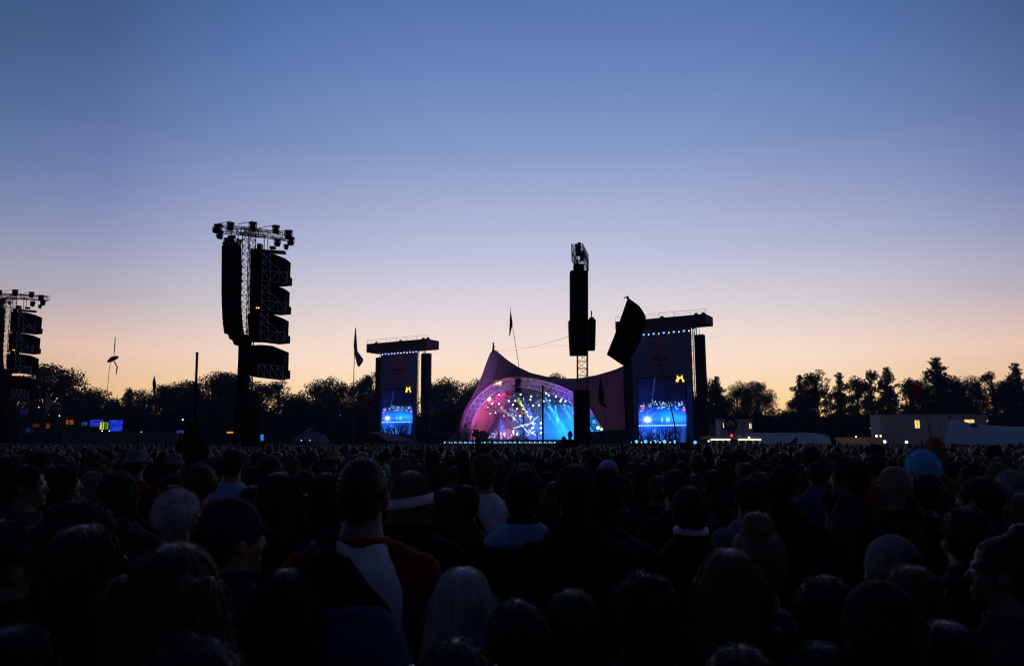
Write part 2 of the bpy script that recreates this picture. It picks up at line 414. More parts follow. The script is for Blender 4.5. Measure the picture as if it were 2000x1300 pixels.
# ---- lamps
WHT = emis('lens_white', (.5, .8, 1.0), 7); CYN = emis('lens_cyan', (.07, .46, 1.0), 1.7); BLU = emis('lens_blue', (.10, .24, 1.0), 2.4); YEL = emis('lens_yellow', (.9, .95, .15), 9); PNK = emis('lens_pink', (1.0, .42, .6), 1.6)
ORG = emis('lens_orange', (1.0, .52, .28), 4)
LAMPG = 'bright lamps hanging in the stage roof'
def lamp(name, label, cat, p, d, r, lens, group, parent=None):
    """moving head: yoke and drum pointing along d, lens disc in front"""
    d = Vector(d).normalized(); q = d.to_track_quat('Z', 'Y').to_matrix()
    t = thing(name, label, cat, p, group)
    mb = MB(); mb.tube([Vector(p) - d * r * 2.4, Vector(p) - d * .05], [r * .75, r * 1.05], 10)
    s = q @ Vector((1, 0, 0))
    for k in (-1, 1): mb.box(Vector(p) - d * r * 1.2 + s * k * r * 1.2 + Vector((0, 0, r * .7)), (.06, .06, r * 2.2))
    mb.box(Vector(p) - d * r * 1.2 + Vector((0, 0, r * 1.8)), (r * 2.2, r * .6, r * .5), q)
    mb.build('lamp_body', BLACK, t)
    mb = MB(); mb.tube([Vector(p) - d * .049, Vector(p)], [r, r * .98], 12); mb.build('lens', lens, t)
    return t
hl = [(590, 315, 4), (775, 320, 4), (855, 312, 4), (985, 335, 4), (1065, 325, 4), (1170, 300, 3), (1198, 322, 3), (1258, 300, 3), (1285, 340, 3), (1365, 355, 3), (685, 378, 6), (712, 393, 6), (790, 390, 6),
      (1072, 403, 7), (1138, 395, 7), (1210, 385, 7), (1272, 395, 7), (1350, 380, 6), (1402, 395, 5), (1450, 405, 5), (508, 423, 7), (588, 425, 7), (628, 462, 8), (765, 437, 8), (873, 442, 8), (952, 438, 8), (1010, 447, 8),
      (1080, 443, 8), (1043, 418, 8), (812, 490, 9), (883, 490, 9), (785, 513, 10), (383, 483, 9), (548, 535, 11), (708, 570, 11), (848, 575, 11), (980, 585, 11), (1048, 243, 2), (975, 375, 6), (1340, 395, 6), (893, 357, 6)]
toC = (-S0 - SW * 3 - Vector((0, 0, 0)))
lampobjs = []
for i, (cx, cy, w) in enumerate(hl):
    p = st_pt(880 + cx / 6.25, 720 + cy / 6.25, w)
    big = (i % 3 != 1)
    lm = lamp('stage_lamp', 'bright blue white lamp hanging under the stage canopy', 'lamp', p, Vector((0, -1, -.25)), .15 if big else .11, WHT if big else CYN, LAMPG); lampobjs.append(lm)
p = st_pt(880 + 470 / 6.25, 720 + 365 / 6.25, 3); lm = lamp('stage_lamp', 'single yellow green lamp on the stage arch truss', 'lamp', p, Vector((.3, -1, -.1)), .42, YEL, None)
for cx, cy in ((485, 545), (650, 575), (795, 572), (455, 470)):
    lamp('stage_lamp', 'small pink lamp on the rear truss above the performers', 'lamp', st_pt(880 + cx / 6.25, 720 + cy / 6.25, 10.6), Vector((0, -1, -.2)), .2, PNK, 'pink lamps on the rear truss')
# dark cluster hanging from the arch crown
t = thing('line_array_speaker', 'slim black speaker column hanging inside the crown of the arch', 'speaker', st_pt(1012, 738, 1.2), None)
mb = MB()
for k in range(8):
    c = st_pt(1012.5, 740 + k * 3.4, 1.2); mb.box(c, (1.1, .8, .33), Matrix.Rotation(-SA, 3, 'Z'))
mb.build('speaker_cabinet', SPK, t)
# footlights
for i in range(23):
    px = 869 + i * 9.75
    u, z = on_stage(px, 862, -3.25)
    p = stg(u, -3.3, 2.02)
    t = lamp('footlight', 'cyan footlight in the row along the stage front', 'footlight', p, Vector((0, -1, .12)), .19, CYN, 'cyan footlights along the stage edge')
    if i < 22:
        q = stg(u + .5, -3.3, 1.95)
        lamp('marker_lamp', 'small pink marker lamp between the stage footlights', 'lamp', q, Vector((0, -1, .1)), .1, PNK, 'pink marker lamps along the stage edge')
# crossed light tubes
TUBE = emis('tube_glow', (.62, .92, .80), 1.6)
for (x0, y0, x1, y1) in [(1003, 836, 1032, 827), (1030, 850, 1046, 840), (1028, 832, 1052, 812), (1031, 838, 1048, 851), (1018, 829, 1033, 846), (1032, 846, 1046, 825)]:
    a = st_pt(x0, y0, 9); b = st_pt(x1, y1, 9)
    t = thing('light_tube', 'slanting white light tube in the crossed cluster on stage', 'light tube', a, 'crossed light tubes on stage')
    mb = MB(); mb.tube([a, b], .09, 6); mb.build('tube', TUBE, t); mb = MB(); mb.tube([a, a + (a - b).normalized() * .3], .13, 6); mb.tube([b, b + (b - a).normalized() * .3], .13, 6); mb.build('end_cap', BLACK, t)
for x in (1040.5, 1056.5):
    for y in (826, 835, 844.5): lamp('blinder_lamp', 'round white lamp in the column of lamps beside the stage tubes', 'lamp', st_pt(x, y, 8), Vector((0, -1, 0)), .22, WHT, 'round lamps stacked beside the tubes')

# ---- light beams: coloured spots in the smoke
smoke = MB(); smoke.hexa([stg(-17, .5, DKZ + .02), stg(13.5, .5, DKZ + .02), stg(12.5, 16.5, DKZ + .02), stg(-12, 16.5, DKZ + .02)], [stg(-9, .5, 14.0), stg(8, .5, 13.5), stg(8, 16.5, 10.5), stg(-6, 16.5, 11.5)])
sm = bpy.data.materials.new('stage_smoke'); sm.use_nodes = True; t = sm.node_tree; t.nodes.clear(); mo = t.nodes.new('ShaderNodeOutputMaterial'); pv = t.nodes.new('ShaderNodeVolumePrincipled')
pv.inputs['Color'].default_value = (.9, .9, .9, 1); pv.inputs['Density'].default_value = .024; pv.inputs['Anisotropy'].default_value = .3
t.links.new(pv.outputs[0], mo.inputs['Volume'])
so = smoke.build('smoke', sm); tag(so, 'thin stage smoke catching the coloured light beams', 'smoke', kind='stuff')
def st_spot(px, py, w, tu, tw, tz, col, watts, size, nm):
    p = st_pt(px, py, w); par = min(lampobjs, key=lambda q: (q.location - p).length)
    return spot(nm, p - Vector((0, 0, .5)), stg(tu, tw, tz), col, watts, size, .25, par)
for (px, py, w, tu, tw) in [(1069, 784, 7, 4, 8), (1091, 783, 7, 8, 10), (1098, 776, 5, 6, 7), (1104, 783, 7, 9, 9), (1084, 783, 7, 2, 7), (1052, 784, 7, 2, 11), (1062, 768, 3, 5, 6), (1112, 783, 5, 10, 8)]:
    st_spot(px, py, w, tu, tw, DKZ, (.03, .42, 1.0), 150000, 11, 'blue_beam')
for (px, py, w, tu, tw) in [(1032, 790, 8, -3, 8), (1010, 798, 9, -6, 8), (990, 777, 6, -8, 9), (1020, 768, 4, -2, 5), (975, 787, 7, -11, 6)]:
    st_spot(px, py, w, tu, tw, DKZ, (.04, .13, 1.0), 85000, 15, 'violet_beam')
# performer key light
st_spot(1000, 772, 3, on_stage(1003, 845, 5.5)[0], 5.5, DKZ + 1.2, (.85, .9, 1.0), 26000, 9, 'key_beam'); st_spot(1060, 769, 3, on_stage(986, 845, 6)[0], 6, DKZ + 1.2, (1.0, .75, .85), 22000, 9, 'key_beam'); st_spot(1062, 768, 3, on_stage(1020, 845, 8)[0], 8, DKZ + 1.2, (.8, .85, 1.0), 18000, 8, 'key_beam')
# yellow green beams rising from the floor to the left
def fl_spot(a, b, col, watts, size, nm): return spot(nm, a, b, col, watts, size, .15, lm)
fl_spot(st_pt(1046, 833, 9), st_pt(1001, 762, -2), (.75, 1.0, .08), 420000, 4.5, 'yellow_beam')
fl_spot(st_pt(1028, 836, 9), st_pt(968, 788, -1), (.75, .95, .15), 220000, 3.2, 'yellow_beam'); fl_spot(st_pt(1040, 815, 9), st_pt(955, 800, 0), (.65, .95, .35), 60000, 2.5, 'yellow_beam')
spot('yellow_beam', st_pt(990, 765, -1.5), st_pt(955, 728, 2.2), (.8, .9, .12), 9000, 26, .9, lm)
# magenta wash on the inner left canvas and the arch
fl_spot(stg(-9, 6, DKZ + .6), stg(-16, 11, 5.5), (1.0, .22, .62), 10500, 62, 'pink_wash')
fl_spot(stg(-6, 9, DKZ + 4), stg(-12, 10, 11), (1.0, .30, .45), 4200, 46, 'pink_wash')
fl_spot(stg(-10, 6, 6.5), stg(-14, 10, 9.5), (1.0, .08, .75), 12000, 22, 'magenta_beam')
spot('purple_wash', stg(-5, -3, DKZ + .2), stg(-12, .8, 9), (.65, .16, 1.0), 11000, 70, .8, lm)
spot('purple_wash', stg(5, -3, DKZ + .2), stg(8, .8, 10), (.32, .15, 1.0), 14000, 70, .8, lm)
spot('purple_wash', stg(0, -3.1, DKZ + .2), stg(0, 1.5, 17), (.6, .4, .8), 5500, 60, .8, lm)
spot('canopy_wash', stg(-20, -9, 8), stg(-11, 1.5, 15), (.42, .26, 1.0), 9000, 62, .9, lm)
spot('canopy_wash', stg(16, -12, 9), stg(15, 1.5, 9), (.6, .25, .8), 420, 70, .9, lm)
spot('red_wash', stg(12, 7, DKZ + .4), stg(19, 5, 5), (1.0, .10, .18), 4000, 60, .8, lm)
spot('white_smoke_light', stg(-13.2, 3, DKZ + .4), stg(-10.5, 6, DKZ + 2.2), (.35, .5, 1.0), 9000, 60, .7, lm)
# side stage glow on the right wing
for k, (px, py) in enumerate([(1160, 823), (1168, 835), (1175, 838), (1180, 846)]):
    lamp('stage_lamp', 'bright lamp in the right wing of the stage beside the tower base', 'lamp', st_pt(px, py, 2.5), Vector((0, -1, .05)), (.35, .3, .22, .2)[k], (CYN, WHT, YEL, WHT)[k], 'lamps in the right stage wing')
# backline on the deck
def amp(px, w, sx, sz):
    u, z = on_stage(px, 850, w); t = thing('amplifier', 'dark amplifier stack standing on the stage deck', 'amplifier', stg(u, w, DKZ), 'amplifier stacks on stage')
    R3 = Matrix.Rotation(-SA, 3, 'Z'); mb = MB(); mb.box(stg(u, w, DKZ + sz / 2), (sx, .7, sz), R3); mb.build('cabinet', BLACK, t)
    mb = MB(); mb.box(stg(u, w - .36, DKZ + sz * .4), (sx * .85, .03, sz * .65), R3); mb.build('grille', mat('grille_cloth', (.05, .05, .055)), t)
    mb = MB(); mb.box(stg(u, w - .36, DKZ + sz * .88), (sx * .85, .04, sz * .12), R3); mb.build('control_panel', ALU, t)
for px, w, sx, sz in [(906, 4, 1.3, 3.3), (944, 7, 1.2, 2.0), (952, 7, 1.2, 1.6), (965, 10, 1.4, 1.4)]: amp(px, w, sx, sz)
# drum kit
u, z = on_stage(1012, 850, 9); t = thing('drum_kit', 'drum kit on a riser behind the lead performer', 'drum kit', stg(u, 9, DKZ))
mb = MB(); mb.box(stg(u, 9.3, DKZ + .4), (3.4, 2.6, .8), Matrix.Rotation(-SA, 3, 'Z')); mb.build('riser', BLACK, t)
DR = mat('drum_shell', (.35, .35, .4), .3, .3); CY = mat('cymbal_brass', (.5, .4, .15), .3, .9)
mb = MB(); c = stg(u, 9, DKZ + 1.25); mb.tube([c - SW * .3, c + SW * .3], .42, 16); mb.build('bass_drum', DR, t)
for du, dz, r in ((-.75, .7, .25), (.75, .7, .25), (-.25, 1.05, .2), (.3, 1.05, .2)):
    mb = MB(); c = stg(u + du, 8.9, DKZ + .8 + dz); mb.tube([c, c + Vector((0, 0, .25))], r, 14); mb.build('tom_drum', DR, t)
for du, dz in ((-1.1, 1.35), (1.1, 1.4), (.7, 1.6)):
    mb = MB(); c = stg(u + du, 9.1, DKZ + .8 + dz); mb.tube([c, c + Vector((0, 0, .03))], [.32, .05], 14); mb.tube([c, c - Vector((0, 0, dz))], .02, 5); mb.build('cymbal', CY, t)
# ------------------------------------------------------------------ video towers left and right of the stage
NAVY = mat('navy_scrim', (.15, .18, .30), .9, var=.15, scale=.8); EMB = mat('emblem_red', (.36, .14, .22), .9, var=.2); EMBD = mat('emblem_dark', (.17, .06, .10), .9)
LOGO = emis('logo_yellow', (1.0, .62, .10), 1.5)
def video_pixels(nu, nv):
    rng = np.random.default_rng(5); img = np.zeros((nv, nu, 3))
    X, Y = np.meshgrid((np.arange(nu) + .5) / nu, 1 - (np.arange(nv) + .5) / nv)   # Y downwards
    def add(m, c): img[...] += m[..., None] * np.array(c)
    tent = np.where(X < .12, .31 + X * .45, .365 - .13 * np.sin(np.clip((X - .12) / .88, 0, 1) * np.pi) ** .8 - .02 * X)
    skyy = (Y < tent)
    add(skyy * (.15 + 1.0 * np.clip(Y / .32, 0, 1)) * np.exp(-((X - .12) / .42) ** 2), (.0015, .004, .042)); add(skyy * 1.0, (.0006, .0009, .008))
    low = (Y >= tent)
    add(low * 1.0, (.0006, .002, .02))
    add(low * np.exp(-((Y - .60) / .13) ** 2), (.003, .055, .75))
    add(low * np.exp(-((Y - .60) / .10) ** 2 - ((X - .62) / .22) ** 2), (.008, .30, .95)); add(low * np.exp(-((Y - .63) / .07) ** 2 - ((X - .9) / .16) ** 2), (.02, .25, .6))
    add(np.exp(-((np.abs(X - (.36 - (Y - .05) * .2)) / .012) ** 2)) * (Y < .42), (.01, .03, .16))
    d = np.hypot((X - .19), (Y - .635) * 1.7); ang = np.arctan2((Y - .635) * 1.7, X - .19)
    add(np.exp(-(d / .055) ** 2) * 3 + np.exp(-d / .07) * (.25 + .9 * np.abs(np.cos(ang * 4)) ** 14), (.55, .85, 1.0))
    add(np.exp(-(d / .20) ** 2), (.004, .11, .5))
    for k in range(84):
        x = rng.uniform(.05, .97); y = .40 + .045 * rng.integers(0, 3) + rng.normal(0, .013) + .05 * (x - .5) ** 2 * 4 - .03
        add(np.exp(-((X - x) / rng.uniform(.006, .012)) ** 2 - ((Y - y) / rng.uniform(.004, .008)) ** 2), tuple(np.array([.5, .85, 1.0]) * rng.uniform(.4, 1.6)))
    add(np.exp(-((X - .09) / .03) ** 2 - ((Y - .45) / .022) ** 2), (.9, .12, .12)); add(np.exp(-((X - .95) / .03) ** 2 - ((Y - .50) / .03) ** 2), (.4, .02, .08))
    for x in (.5, .60, .64): add(np.exp(-((X - x) / .012) ** 2 - ((Y - .64) / .03) ** 2), (.5, .7, .8))
    dots = (np.abs(Y - .725) < .008) * (.35 + .65 * (np.sin(X * 2 * np.pi * 21) > 0)); add(dots, (.35, .75, 1.0))
    for k in range(70):
        x = rng.uniform(0, 1); y = rng.uniform(.78, .99); a = rng.uniform(-.9, .4)
        add((np.abs(X - x - a * (Y - y) * .6) < .010) * (np.abs(Y - y) < .022) * np.exp(-((x - .3) / .45) ** 2), (.02, .10, .45))
    add((Y > .735) * np.exp(-((X - .22) / .3) ** 2 - ((Y - .74) / .11) ** 2), (.004, .05, .50))
    add((Y > .735) * np.exp(-((X - .93 + (Y - .75) * .1) / .05) ** 2), (.01, .05, .30))
    return np.clip(img, 0, 3)[::1]
VID = video_pixels(150, 204)
def sxy(px, py, w): u, z = on_stage(px, py, w); return u, z
def screen_tower(which, cloth, head, top, body, emb, logo, scr, lamps, words):
    cx = sum(cloth) / 2; u0, _ = sxy(cloth[0], 800, 0); u1, _ = sxy(cloth[1], 800, 0)
    zt = sxy(cx, top[1], 0)[1]; zh = sxy(cx, top[0], 0)[1]
    t = thing('video_tower', words, 'screen tower', stg((u0 + u1) / 2, 0, 0), 'video towers beside the stage')
    D = 2.6
    def quad(a, b, w0, w1, z0, z1): return [stg(a, w0, z0), stg(b, w0, z0), stg(b, w1, z0), stg(a, w1, z0)], [stg(a, w0, z1), stg(b, w0, z1), stg(b, w1, z1), stg(a, w1, z1)]
    mb = MB(); mb.hexa(*quad(u0, u1, .2, .5, 0, zt))
    mb.build('scrim', NAVY, t)
    h0, _ = sxy(head[0], 700, 0); h1, _ = sxy(head[1], 700, 0)
    mb = MB(); mb.hexa(*quad(h0, h1, -1.2, D + .8, zt + .15, zh)); 
    for k in range(12):
        uu = h0 + (h1 - h0) * (k + .5) / 12; mb.hexa(*quad(uu - .05, uu + .05, -1.26, -1.2, zt + .2, zh - .05))
    mb.build('roof_box', mat('roof_grey', (.05, .04, .05), .8), t)
    mb = MB(); zr = zh + .9
    for k in range(7):
        uu = h0 + (h1 - h0) * k / 6; mb.tube([stg(uu, -1.0, zh), stg(uu, -1.0, zr)], .03, 4)
    mb.tube([stg(h0, -1.0, zr), stg(h1, -1.0, zr)], .03, 4); mb.tube([stg(h0, -1.0, zh + .45), stg(h1, -1.0, zh + .45)], .02, 4); mb.build('roof_railing', STEEL, t)
    for uu in (h0 + 1.5, (h0 + h1) / 2, h1 - 2.2, h1 - .9):
        mb = MB(); mb.tube([stg(uu, .5, zh), stg(uu, .5, zh + .35)], [.55, .4], 8); mb.ell(stg(uu, .5, zh + .4), (.35, .3, .2), 8, 5); mb.build('hoist_motor', BLACK, t)
    mb = MB()
    for uu in (u0 - .2, u1 + .2):
        for ww in (.4, D): mb.truss(stg(uu, ww, 0), stg(uu, ww, zt + .1), .4, .4, 22, .04, .025, up=SW)
    mb.build('corner_truss', STEEL, t)
    # emblem: dark red bulb with a neck, flat on the scrim
    ex, ey, er, nk = emb; cu, cz = sxy(ex, ey, .15); r = (sxy(ex + er, ey, .15)[0] - cu); rz = (sxy(ex, ey - er * 1.42, .15)[1] - cz); nz = sxy(ex, nk, .15)[1]
    pts = []
    for k in range(41):
        a = math.pi / 2 + .42 + (2 * math.pi - .84) * k / 40
        pts.append(stg(cu + r * math.cos(a), .19, cz + rz * math.sin(a)))
    pts += [stg(cu + r * .40, .19, nz), stg(cu - r * .40, .19, nz)]
    mb = MB(); mb.prism(pts, SW * -.03); mb.build('emblem', EMB, t)
    mb = MB(); mb.prism([stg(cu + r * a, .155, cz + rz * b) for a, b in ((-.72, .02), (.72, .02), (.74, .30), (-.70, .30))], SW * -.01)
    mb.prism([stg(cu + r * a, .155, cz + rz * b) for a, b in ((-.5, -.3), (.5, -.3), (.5, -.16), (-.5, -.16))], SW * -.01); mb.build('emblem_band', EMBD, t)
    # yellow tent logo
    lx, ly, lw = logo; a0, b0 = sxy(lx - lw / 2, ly, .1); a1, _ = sxy(lx + lw / 2, ly, .1); s = a1 - a0
    P = [(0, .08), (.14, .30), (.22, .78), (.30, .64), (.42, .56), (.56, .56), (.68, .64), (.77, .78), (.84, .36), (1, .10), (.92, -.02), (.80, .02), (.72, .26), (.62, .38), (.48, .36), (.38, .22), (.34, .04), (.22, .0), (.13, .10)]
    mb = MB(); mb.prism([stg(a0 + s * x, .06, b0 + s * (y - .4)) for x, y in P], SW * -.05); mb.build('logo', LOGO, t)
    # video screen
    s0, zz = sxy(scr[0], 800, .1); s1, _ = sxy(scr[1], 800, .1); z1 = sxy(cx, scr[2], .1)[1]; z0 = sxy(cx, scr[3], .1)[1]
    mb = MB(); mb.hexa(*quad(s0 - .15, s1 + .15, .1, .22, z0 - .15, z1 + .15)); fr = mb.build('screen_frame', BLACK, t)
    pixel_panel('video_screen', [stg(s0, .08, z0), stg(s1, .08, z0), stg(s1, .08, z1), stg(s0, .08, z1)], VID, 1.35, t)
    # lamps under the roof box
    nL, x0, y0, x1, y1 = lamps
    for k in range(nL):
        f = k / (nL - 1); px = x0 + (x1 - x0) * f; py = y0 + (y1 - y0) * f; uu, z = sxy(px, py, -1.0); p = stg(uu, -1.0, z)
        lm2 = lamp('tower_lamp', 'blue lamp in the row under the roof of the %s video tower' % which, 'lamp', p, Vector((0, -.8, -.75)), .22, BLU, 'blue lamps under the %s video tower roof' % which)
        spot('tower_beam', p - Vector((0, 0, .2)), stg(uu + (k - (nL - 1) / 2) * .28, .1, 0), (.025, .08, 1.0), 6500, 9, .6, lm2)
        if k < nL - 1:
            uu2, z2 = sxy(px + (x1 - x0) * .5 / (nL - 1), py + (y1 - y0) * .5 / (nL - 1) + .6, -1.0)
            lamp('marker_lamp', 'small orange marker lamp under the roof of the %s video tower' % which, 'lamp', stg(uu2, -1.0, z2), Vector((0, -1, -.2)), .11, ORG, 'orange marker lamps under the %s video tower roof' % which)
    # side speaker columns
    for (x0, x1, y0, y1, nm) in body:
        a, _ = sxy(x0, 800, .2); b, _ = sxy(x1, 800, .2); zA = sxy((x0 + x1) / 2, y0, .2)[1]; zB = max(.6, sxy((x0 + x1) / 2, y1, .2)[1])
        k = thing('line_array_speaker', nm, 'speaker', stg((a + b) / 2, .2, zB), 'speaker columns hung from the video towers')
        n = 14
        for i in range(n):
            z1_ = zA - (zA - zB) * i / n; z0_ = zA - (zA - zB) * (i + .96) / n; bow = .5 * (i / n) ** 2
            mb = MB(); mb.hexa(*quad(a, b, .2 + bow, 1.4 + bow, z0_, z1_)); mb.build('speaker_cabinet', SPK, k)
        mb = MB(); mb.tube([stg((a + b) / 2, .6, zA), stg((a + b) / 2, .6, zt + .2)], .05, 5); mb.hexa(*quad(a, b, .3, 1.2, zA, zA + .15)); mb.build('rigging_frame', STEEL, k)
    return t
screen_tower('left', (741, 811), (722, 839), (668, 686), [(731, 740, 699, 850, 'narrow black speaker column left of the left video tower'), (820.5, 835, 691, 850, 'wide black speaker column right of the left video tower')], (777, 725, 15.5, 693), (797.5, 760.5, 12), (746, 806, 761, 848),
             (7, 741, 692, 813, 686.5), 'smaller dark video tower left of the tent stage')
screen_tower('right', (1236, 1353), (1208, 1385), (622, 641), [(1219, 1233, 700, 850, 'black speaker column in front of the tent canopy beside the right video tower'), (1361, 1379, 654, 850, 'black speaker column hanging at the right end of the right video tower')], (1291, 704, 23, 656), (1328, 739, 18), (1247, 1340, 737, 866),
             (6, 1257, 653.5, 1355.5, 644.5), 'larger dark video tower right of the tent stage')
for px in (1243, 1261, 1279, 1298, 1319, 1358):
    lamp('footlight', 'cyan footlight on the barrier below the right video tower', 'footlight', at(px, 862 if px != 1358 else 863.5, 130), Vector((0, -1, .1)), .3, CYN, 'cyan footlights below the right video tower')
for px in (1234, 1253, 1271, 1289, 1309): lamp('marker_lamp', 'small pink marker lamp between footlights below the right video tower', 'lamp', at(px, 863.3, 130), Vector((0, -1, .1)), .13, PNK, 'pink marker lamps below the right video tower')
# barrier those stand on
mb = MB(); a = at(1226, 864, 131); b = at(1368, 864, 131); a.z = b.z = 0
mb.prism([a, b, b + Vector((0, 0, 2.0)), a + Vector((0, 0, 2.0))], (0, .5, 0)); o = mb.build('barrier_wall', mat('navy_skirt', (.025, .03, .06))); tag(o, 'low navy barrier wall below the right video tower', 'barrier')
mb = MB(); a = at(838, 864, 152); b = at(893, 864, 152); a.z = b.z = 0
for k in range(9): p = a.lerp(b, k / 8); mb.tube([p, p + Vector((0, 0, 5.5 - k * .3))], .09, 5)
for z in (1, 2.4, 3.8): mb.tube([a + Vector((0, 0, z)), b + Vector((0, 0, z))], .08, 5)
o = mb.build('scaffold_fence', mat('purple_steel', (.10, .09, .16), .6)); tag(o, 'low scaffold fence between the left video tower and stage', 'scaffold')
# guy cables from the canopy peaks
for i, (p, q, lb) in enumerate([(pk[0], at(1115, 656, 46.2), 'thin cable running from the left canopy peak to the middle speaker tower'), (pk[0] + Vector((0, 0, .5)), at(1420, 654, 150), 'thin cable running from the left canopy peak far to the right')]):
    mb = MB(); mb.tube([p.lerp(q, f) - Vector((0, 0, 2.2 * f * (1 - f))) for f in np.linspace(0, 1, 15)], .012, 4); tag(mb.build('guy_cable', STEEL), lb, 'cable')

# ------------------------------------------------------------------ delay towers
def delay_tower(label):
    Y0 = 42.0; base = at(482, 868, Y0); base.z = 0
    P = lambda px, py, d=0: at(px, py, Y0 + d)
    t = thing('delay_tower', label, 'speaker tower', base, 'speaker towers in the crowd')
    made = [t]
    top = P(487, 455); foot = P(479, 864); foot.z = 0
    mb = MB(); mb.truss(foot, top, .52, .52, 34, .028, .016, up=(0.35, 1, 0)); mb.build('mast', STEEL, t)
    mb = MB()
    for k in range(26):
        q = foot.lerp(top, .45 + .54 * k / 25); mb.tube([q + Vector((-.42, -.1, 0)), q + Vector((-.18, -.2, 0))], .012, 4)
    mb.tube([foot.lerp(top, .45) + Vector((-.42, -.1, 0)), top + Vector((-.42, -.1, -.4))], .012, 4); mb.build('ladder', STEEL, t)
    def slab(name, x0, x1, y0, y1, dep, m):
        a = P(x0, y1); b = P(x1, y0); mbb = MB(); mbb.box(((a.x + b.x) / 2, Y0, (max(0, a.z) + b.z) / 2), (b.x - a.x, dep, b.z - max(0, a.z))); mbb.build(name, m, t)
    slab('lower_cladding', 467.5, 487, 655, 762, .9, mat('tower_cladding', (.014, .010, .010), .95, spec=.05))
    slab('base_block', 464, 497, 762, 872, 1.4, mat('tower_cladding', (.014, .010, .010), .95, spec=.05))
    slab('ballast', 462, 514, 800, 872, 1.2, mat('tower_cladding', (.014, .010, .010), .95, spec=.05))
    mb = MB(); 
    for s in (-1, 1): mb.tube([P(480 + 8 * s, 738), P(482 + 26 * s, 872, .6)], .05, 5)
    mb.tube([P(490, 735, .4), P(510, 790, .4)], .03, 5); mb.build('brace', STEEL, t)
    # head truss: two arms
    a = P(425, 447, -.6); m_ = P(489, 452, .2); b = P(566, 464, 2.2)
    mb = MB(); mb.truss(a, m_, .5, .36, 7, .026, .016); mb.truss(m_, b, .5, .36, 8, .026, .016); mb.truss(P(470, 452, -1.2), P(512, 458, 1.6), .4, .36, 6, .024, .014)
    for (x0, y0, x1, y1) in [(426, 437, 451, 432), (464, 438, 494, 432), (503, 446, 539, 439), (545, 452, 564, 449)]: mb.tube([P(x0, y0), P(x1, y1)], .022, 4); mb.tube([P(x1, y1), P(x1, y1 + 9)], .018, 4)
    mb.build('head_truss', STEEL, t)
    for x, y, d_ in ((523, 490, .5), (516, 490, .5), (452, 482, -.3), (465, 482, -.3)): mb = MB(); mb.tube([P(x, 456, d_), P(x, y, d_)], .025, 5); mb.build('hoist_chain', STEEL, t)
    # floodlights on the truss
    for i, (cx, cy, s) in enumerate([(98, 100, 1.2), (112, 150, 1), (78, 112, .8), (192, 85, 1.1), (358, 85, 1.2), (530, 107, 1.1), (542, 205, 1), (625, 145, 1.2), (642, 195, 1.1), (608, 238, .7), (200, 185, 1.2), (163, 195, .9), (262, 200, .6)]):
        p = P(400 + cx / 3.825, 420 + cy / 3.825, -.3 + i * .12); s = s * .88
        f = thing('floodlight', 'unlit black floodlight on the head truss of the %s' % label.split(' with')[0].replace('nearer ', 'nearer ').replace('tall ', ''), 'floodlight', p, 'floodlights on the speaker towers')
        mb = MB(); mb.tube([p + Vector((0, 0, .17 * s)), p + Vector((0.02, -.05, -.2 * s))], [.13 * s, .2 * s], 10); mb.box(p + Vector((0, .05, .17 * s)), (.34 * s, .2 * s, .10 * s)); mb.build('lamp_body', BLACK, f)
        mb = MB()
        for k in (-1, 1): mb.box(p + Vector((k * .21 * s, 0, .06)), (.03, .06, .36 * s))
        mb.box(p + Vector((0, 0, .25 * s)), (.44 * s, .06, .03)); mb.build('yoke', STEEL, f)
        mb = MB(); e = p + Vector((0.02, -.05, -.2 * s)); mb.tube([e, e - Vector((0, .004, .015))], .18 * s, 10); mb.build('lens', mat('dark_glass', (.02, .02, .025), .1), f)
        made.append(f)
    mb = MB()
    for k, (xa, xb, dd) in enumerate(((488, 496, .2), (496, 503, .05), (502, 512, .3))):
        mb.tube([P((xa + xb) / 2 + 1, 486, dd), P((xa + xb) / 2, 560, dd + .05), P((xa + xb) / 2 - 2, 668, dd)], (xb - xa) / 2 * Y0 / F, 8)
    mb.build('cable_loom', SPK, t)
    # curved line array
    p = P(452.5, 481, -.5); arr = thing('line_array_speaker', 'curved black line array on the %s' % label.split(' with')[0], 'speaker', p, 'speakers hung on the speaker towers'); made.append(arr)
    ang = [2.6, 2.6, 2.6, 2.7, 2.8, 3, 3.2, 3.5, 4, 4.6, 5.2, 6, 7, 9, 12, 17, 24]; q = p.copy(); hgt = .335
    for i, a_ in enumerate(ang):
        th = rad(a_); d = Vector((math.sin(th), 0, -math.cos(th))); c = q + d * hgt / 2; R_ = Matrix.Rotation(-th, 3, 'Y')
        s = Matrix.Rotation(rad(22), 3, 'Z')
        mb = MB(); W_ = .90 if i < 15 else .70 - (i - 15) * .14; c = c + Vector(((.90 - W_) / 2, 0, 0))
        mb.box(c, (W_, .62, hgt * (.965 if i < 11 else .94)), R_)
        mb.box(c + R_ @ Vector((W_ / 2 + .02, 0, 0)), (.05, .3, hgt * .6), R_); mb.build('speaker_cabinet', SPK, arr); q = q + d * hgt
    mb = MB(); mb.box(p + Vector((0, 0, .12)), (.9, .5, .14)); mb.box(p + Vector((.36, 0, .28)), (.12, .3, .3)); mb.build('rigging_frame', STEEL, arr)
    # hung subwoofer units with lattice carriers
    cols = [(490, [(492, 552), (552, 610), (610, 668)]), ]
    units = [(0, 492, 552), (-2, 551, 609), (-4, 609, 667), (-4, 671, 738)]
    names = ['topmost', 'second', 'third', 'lowest']
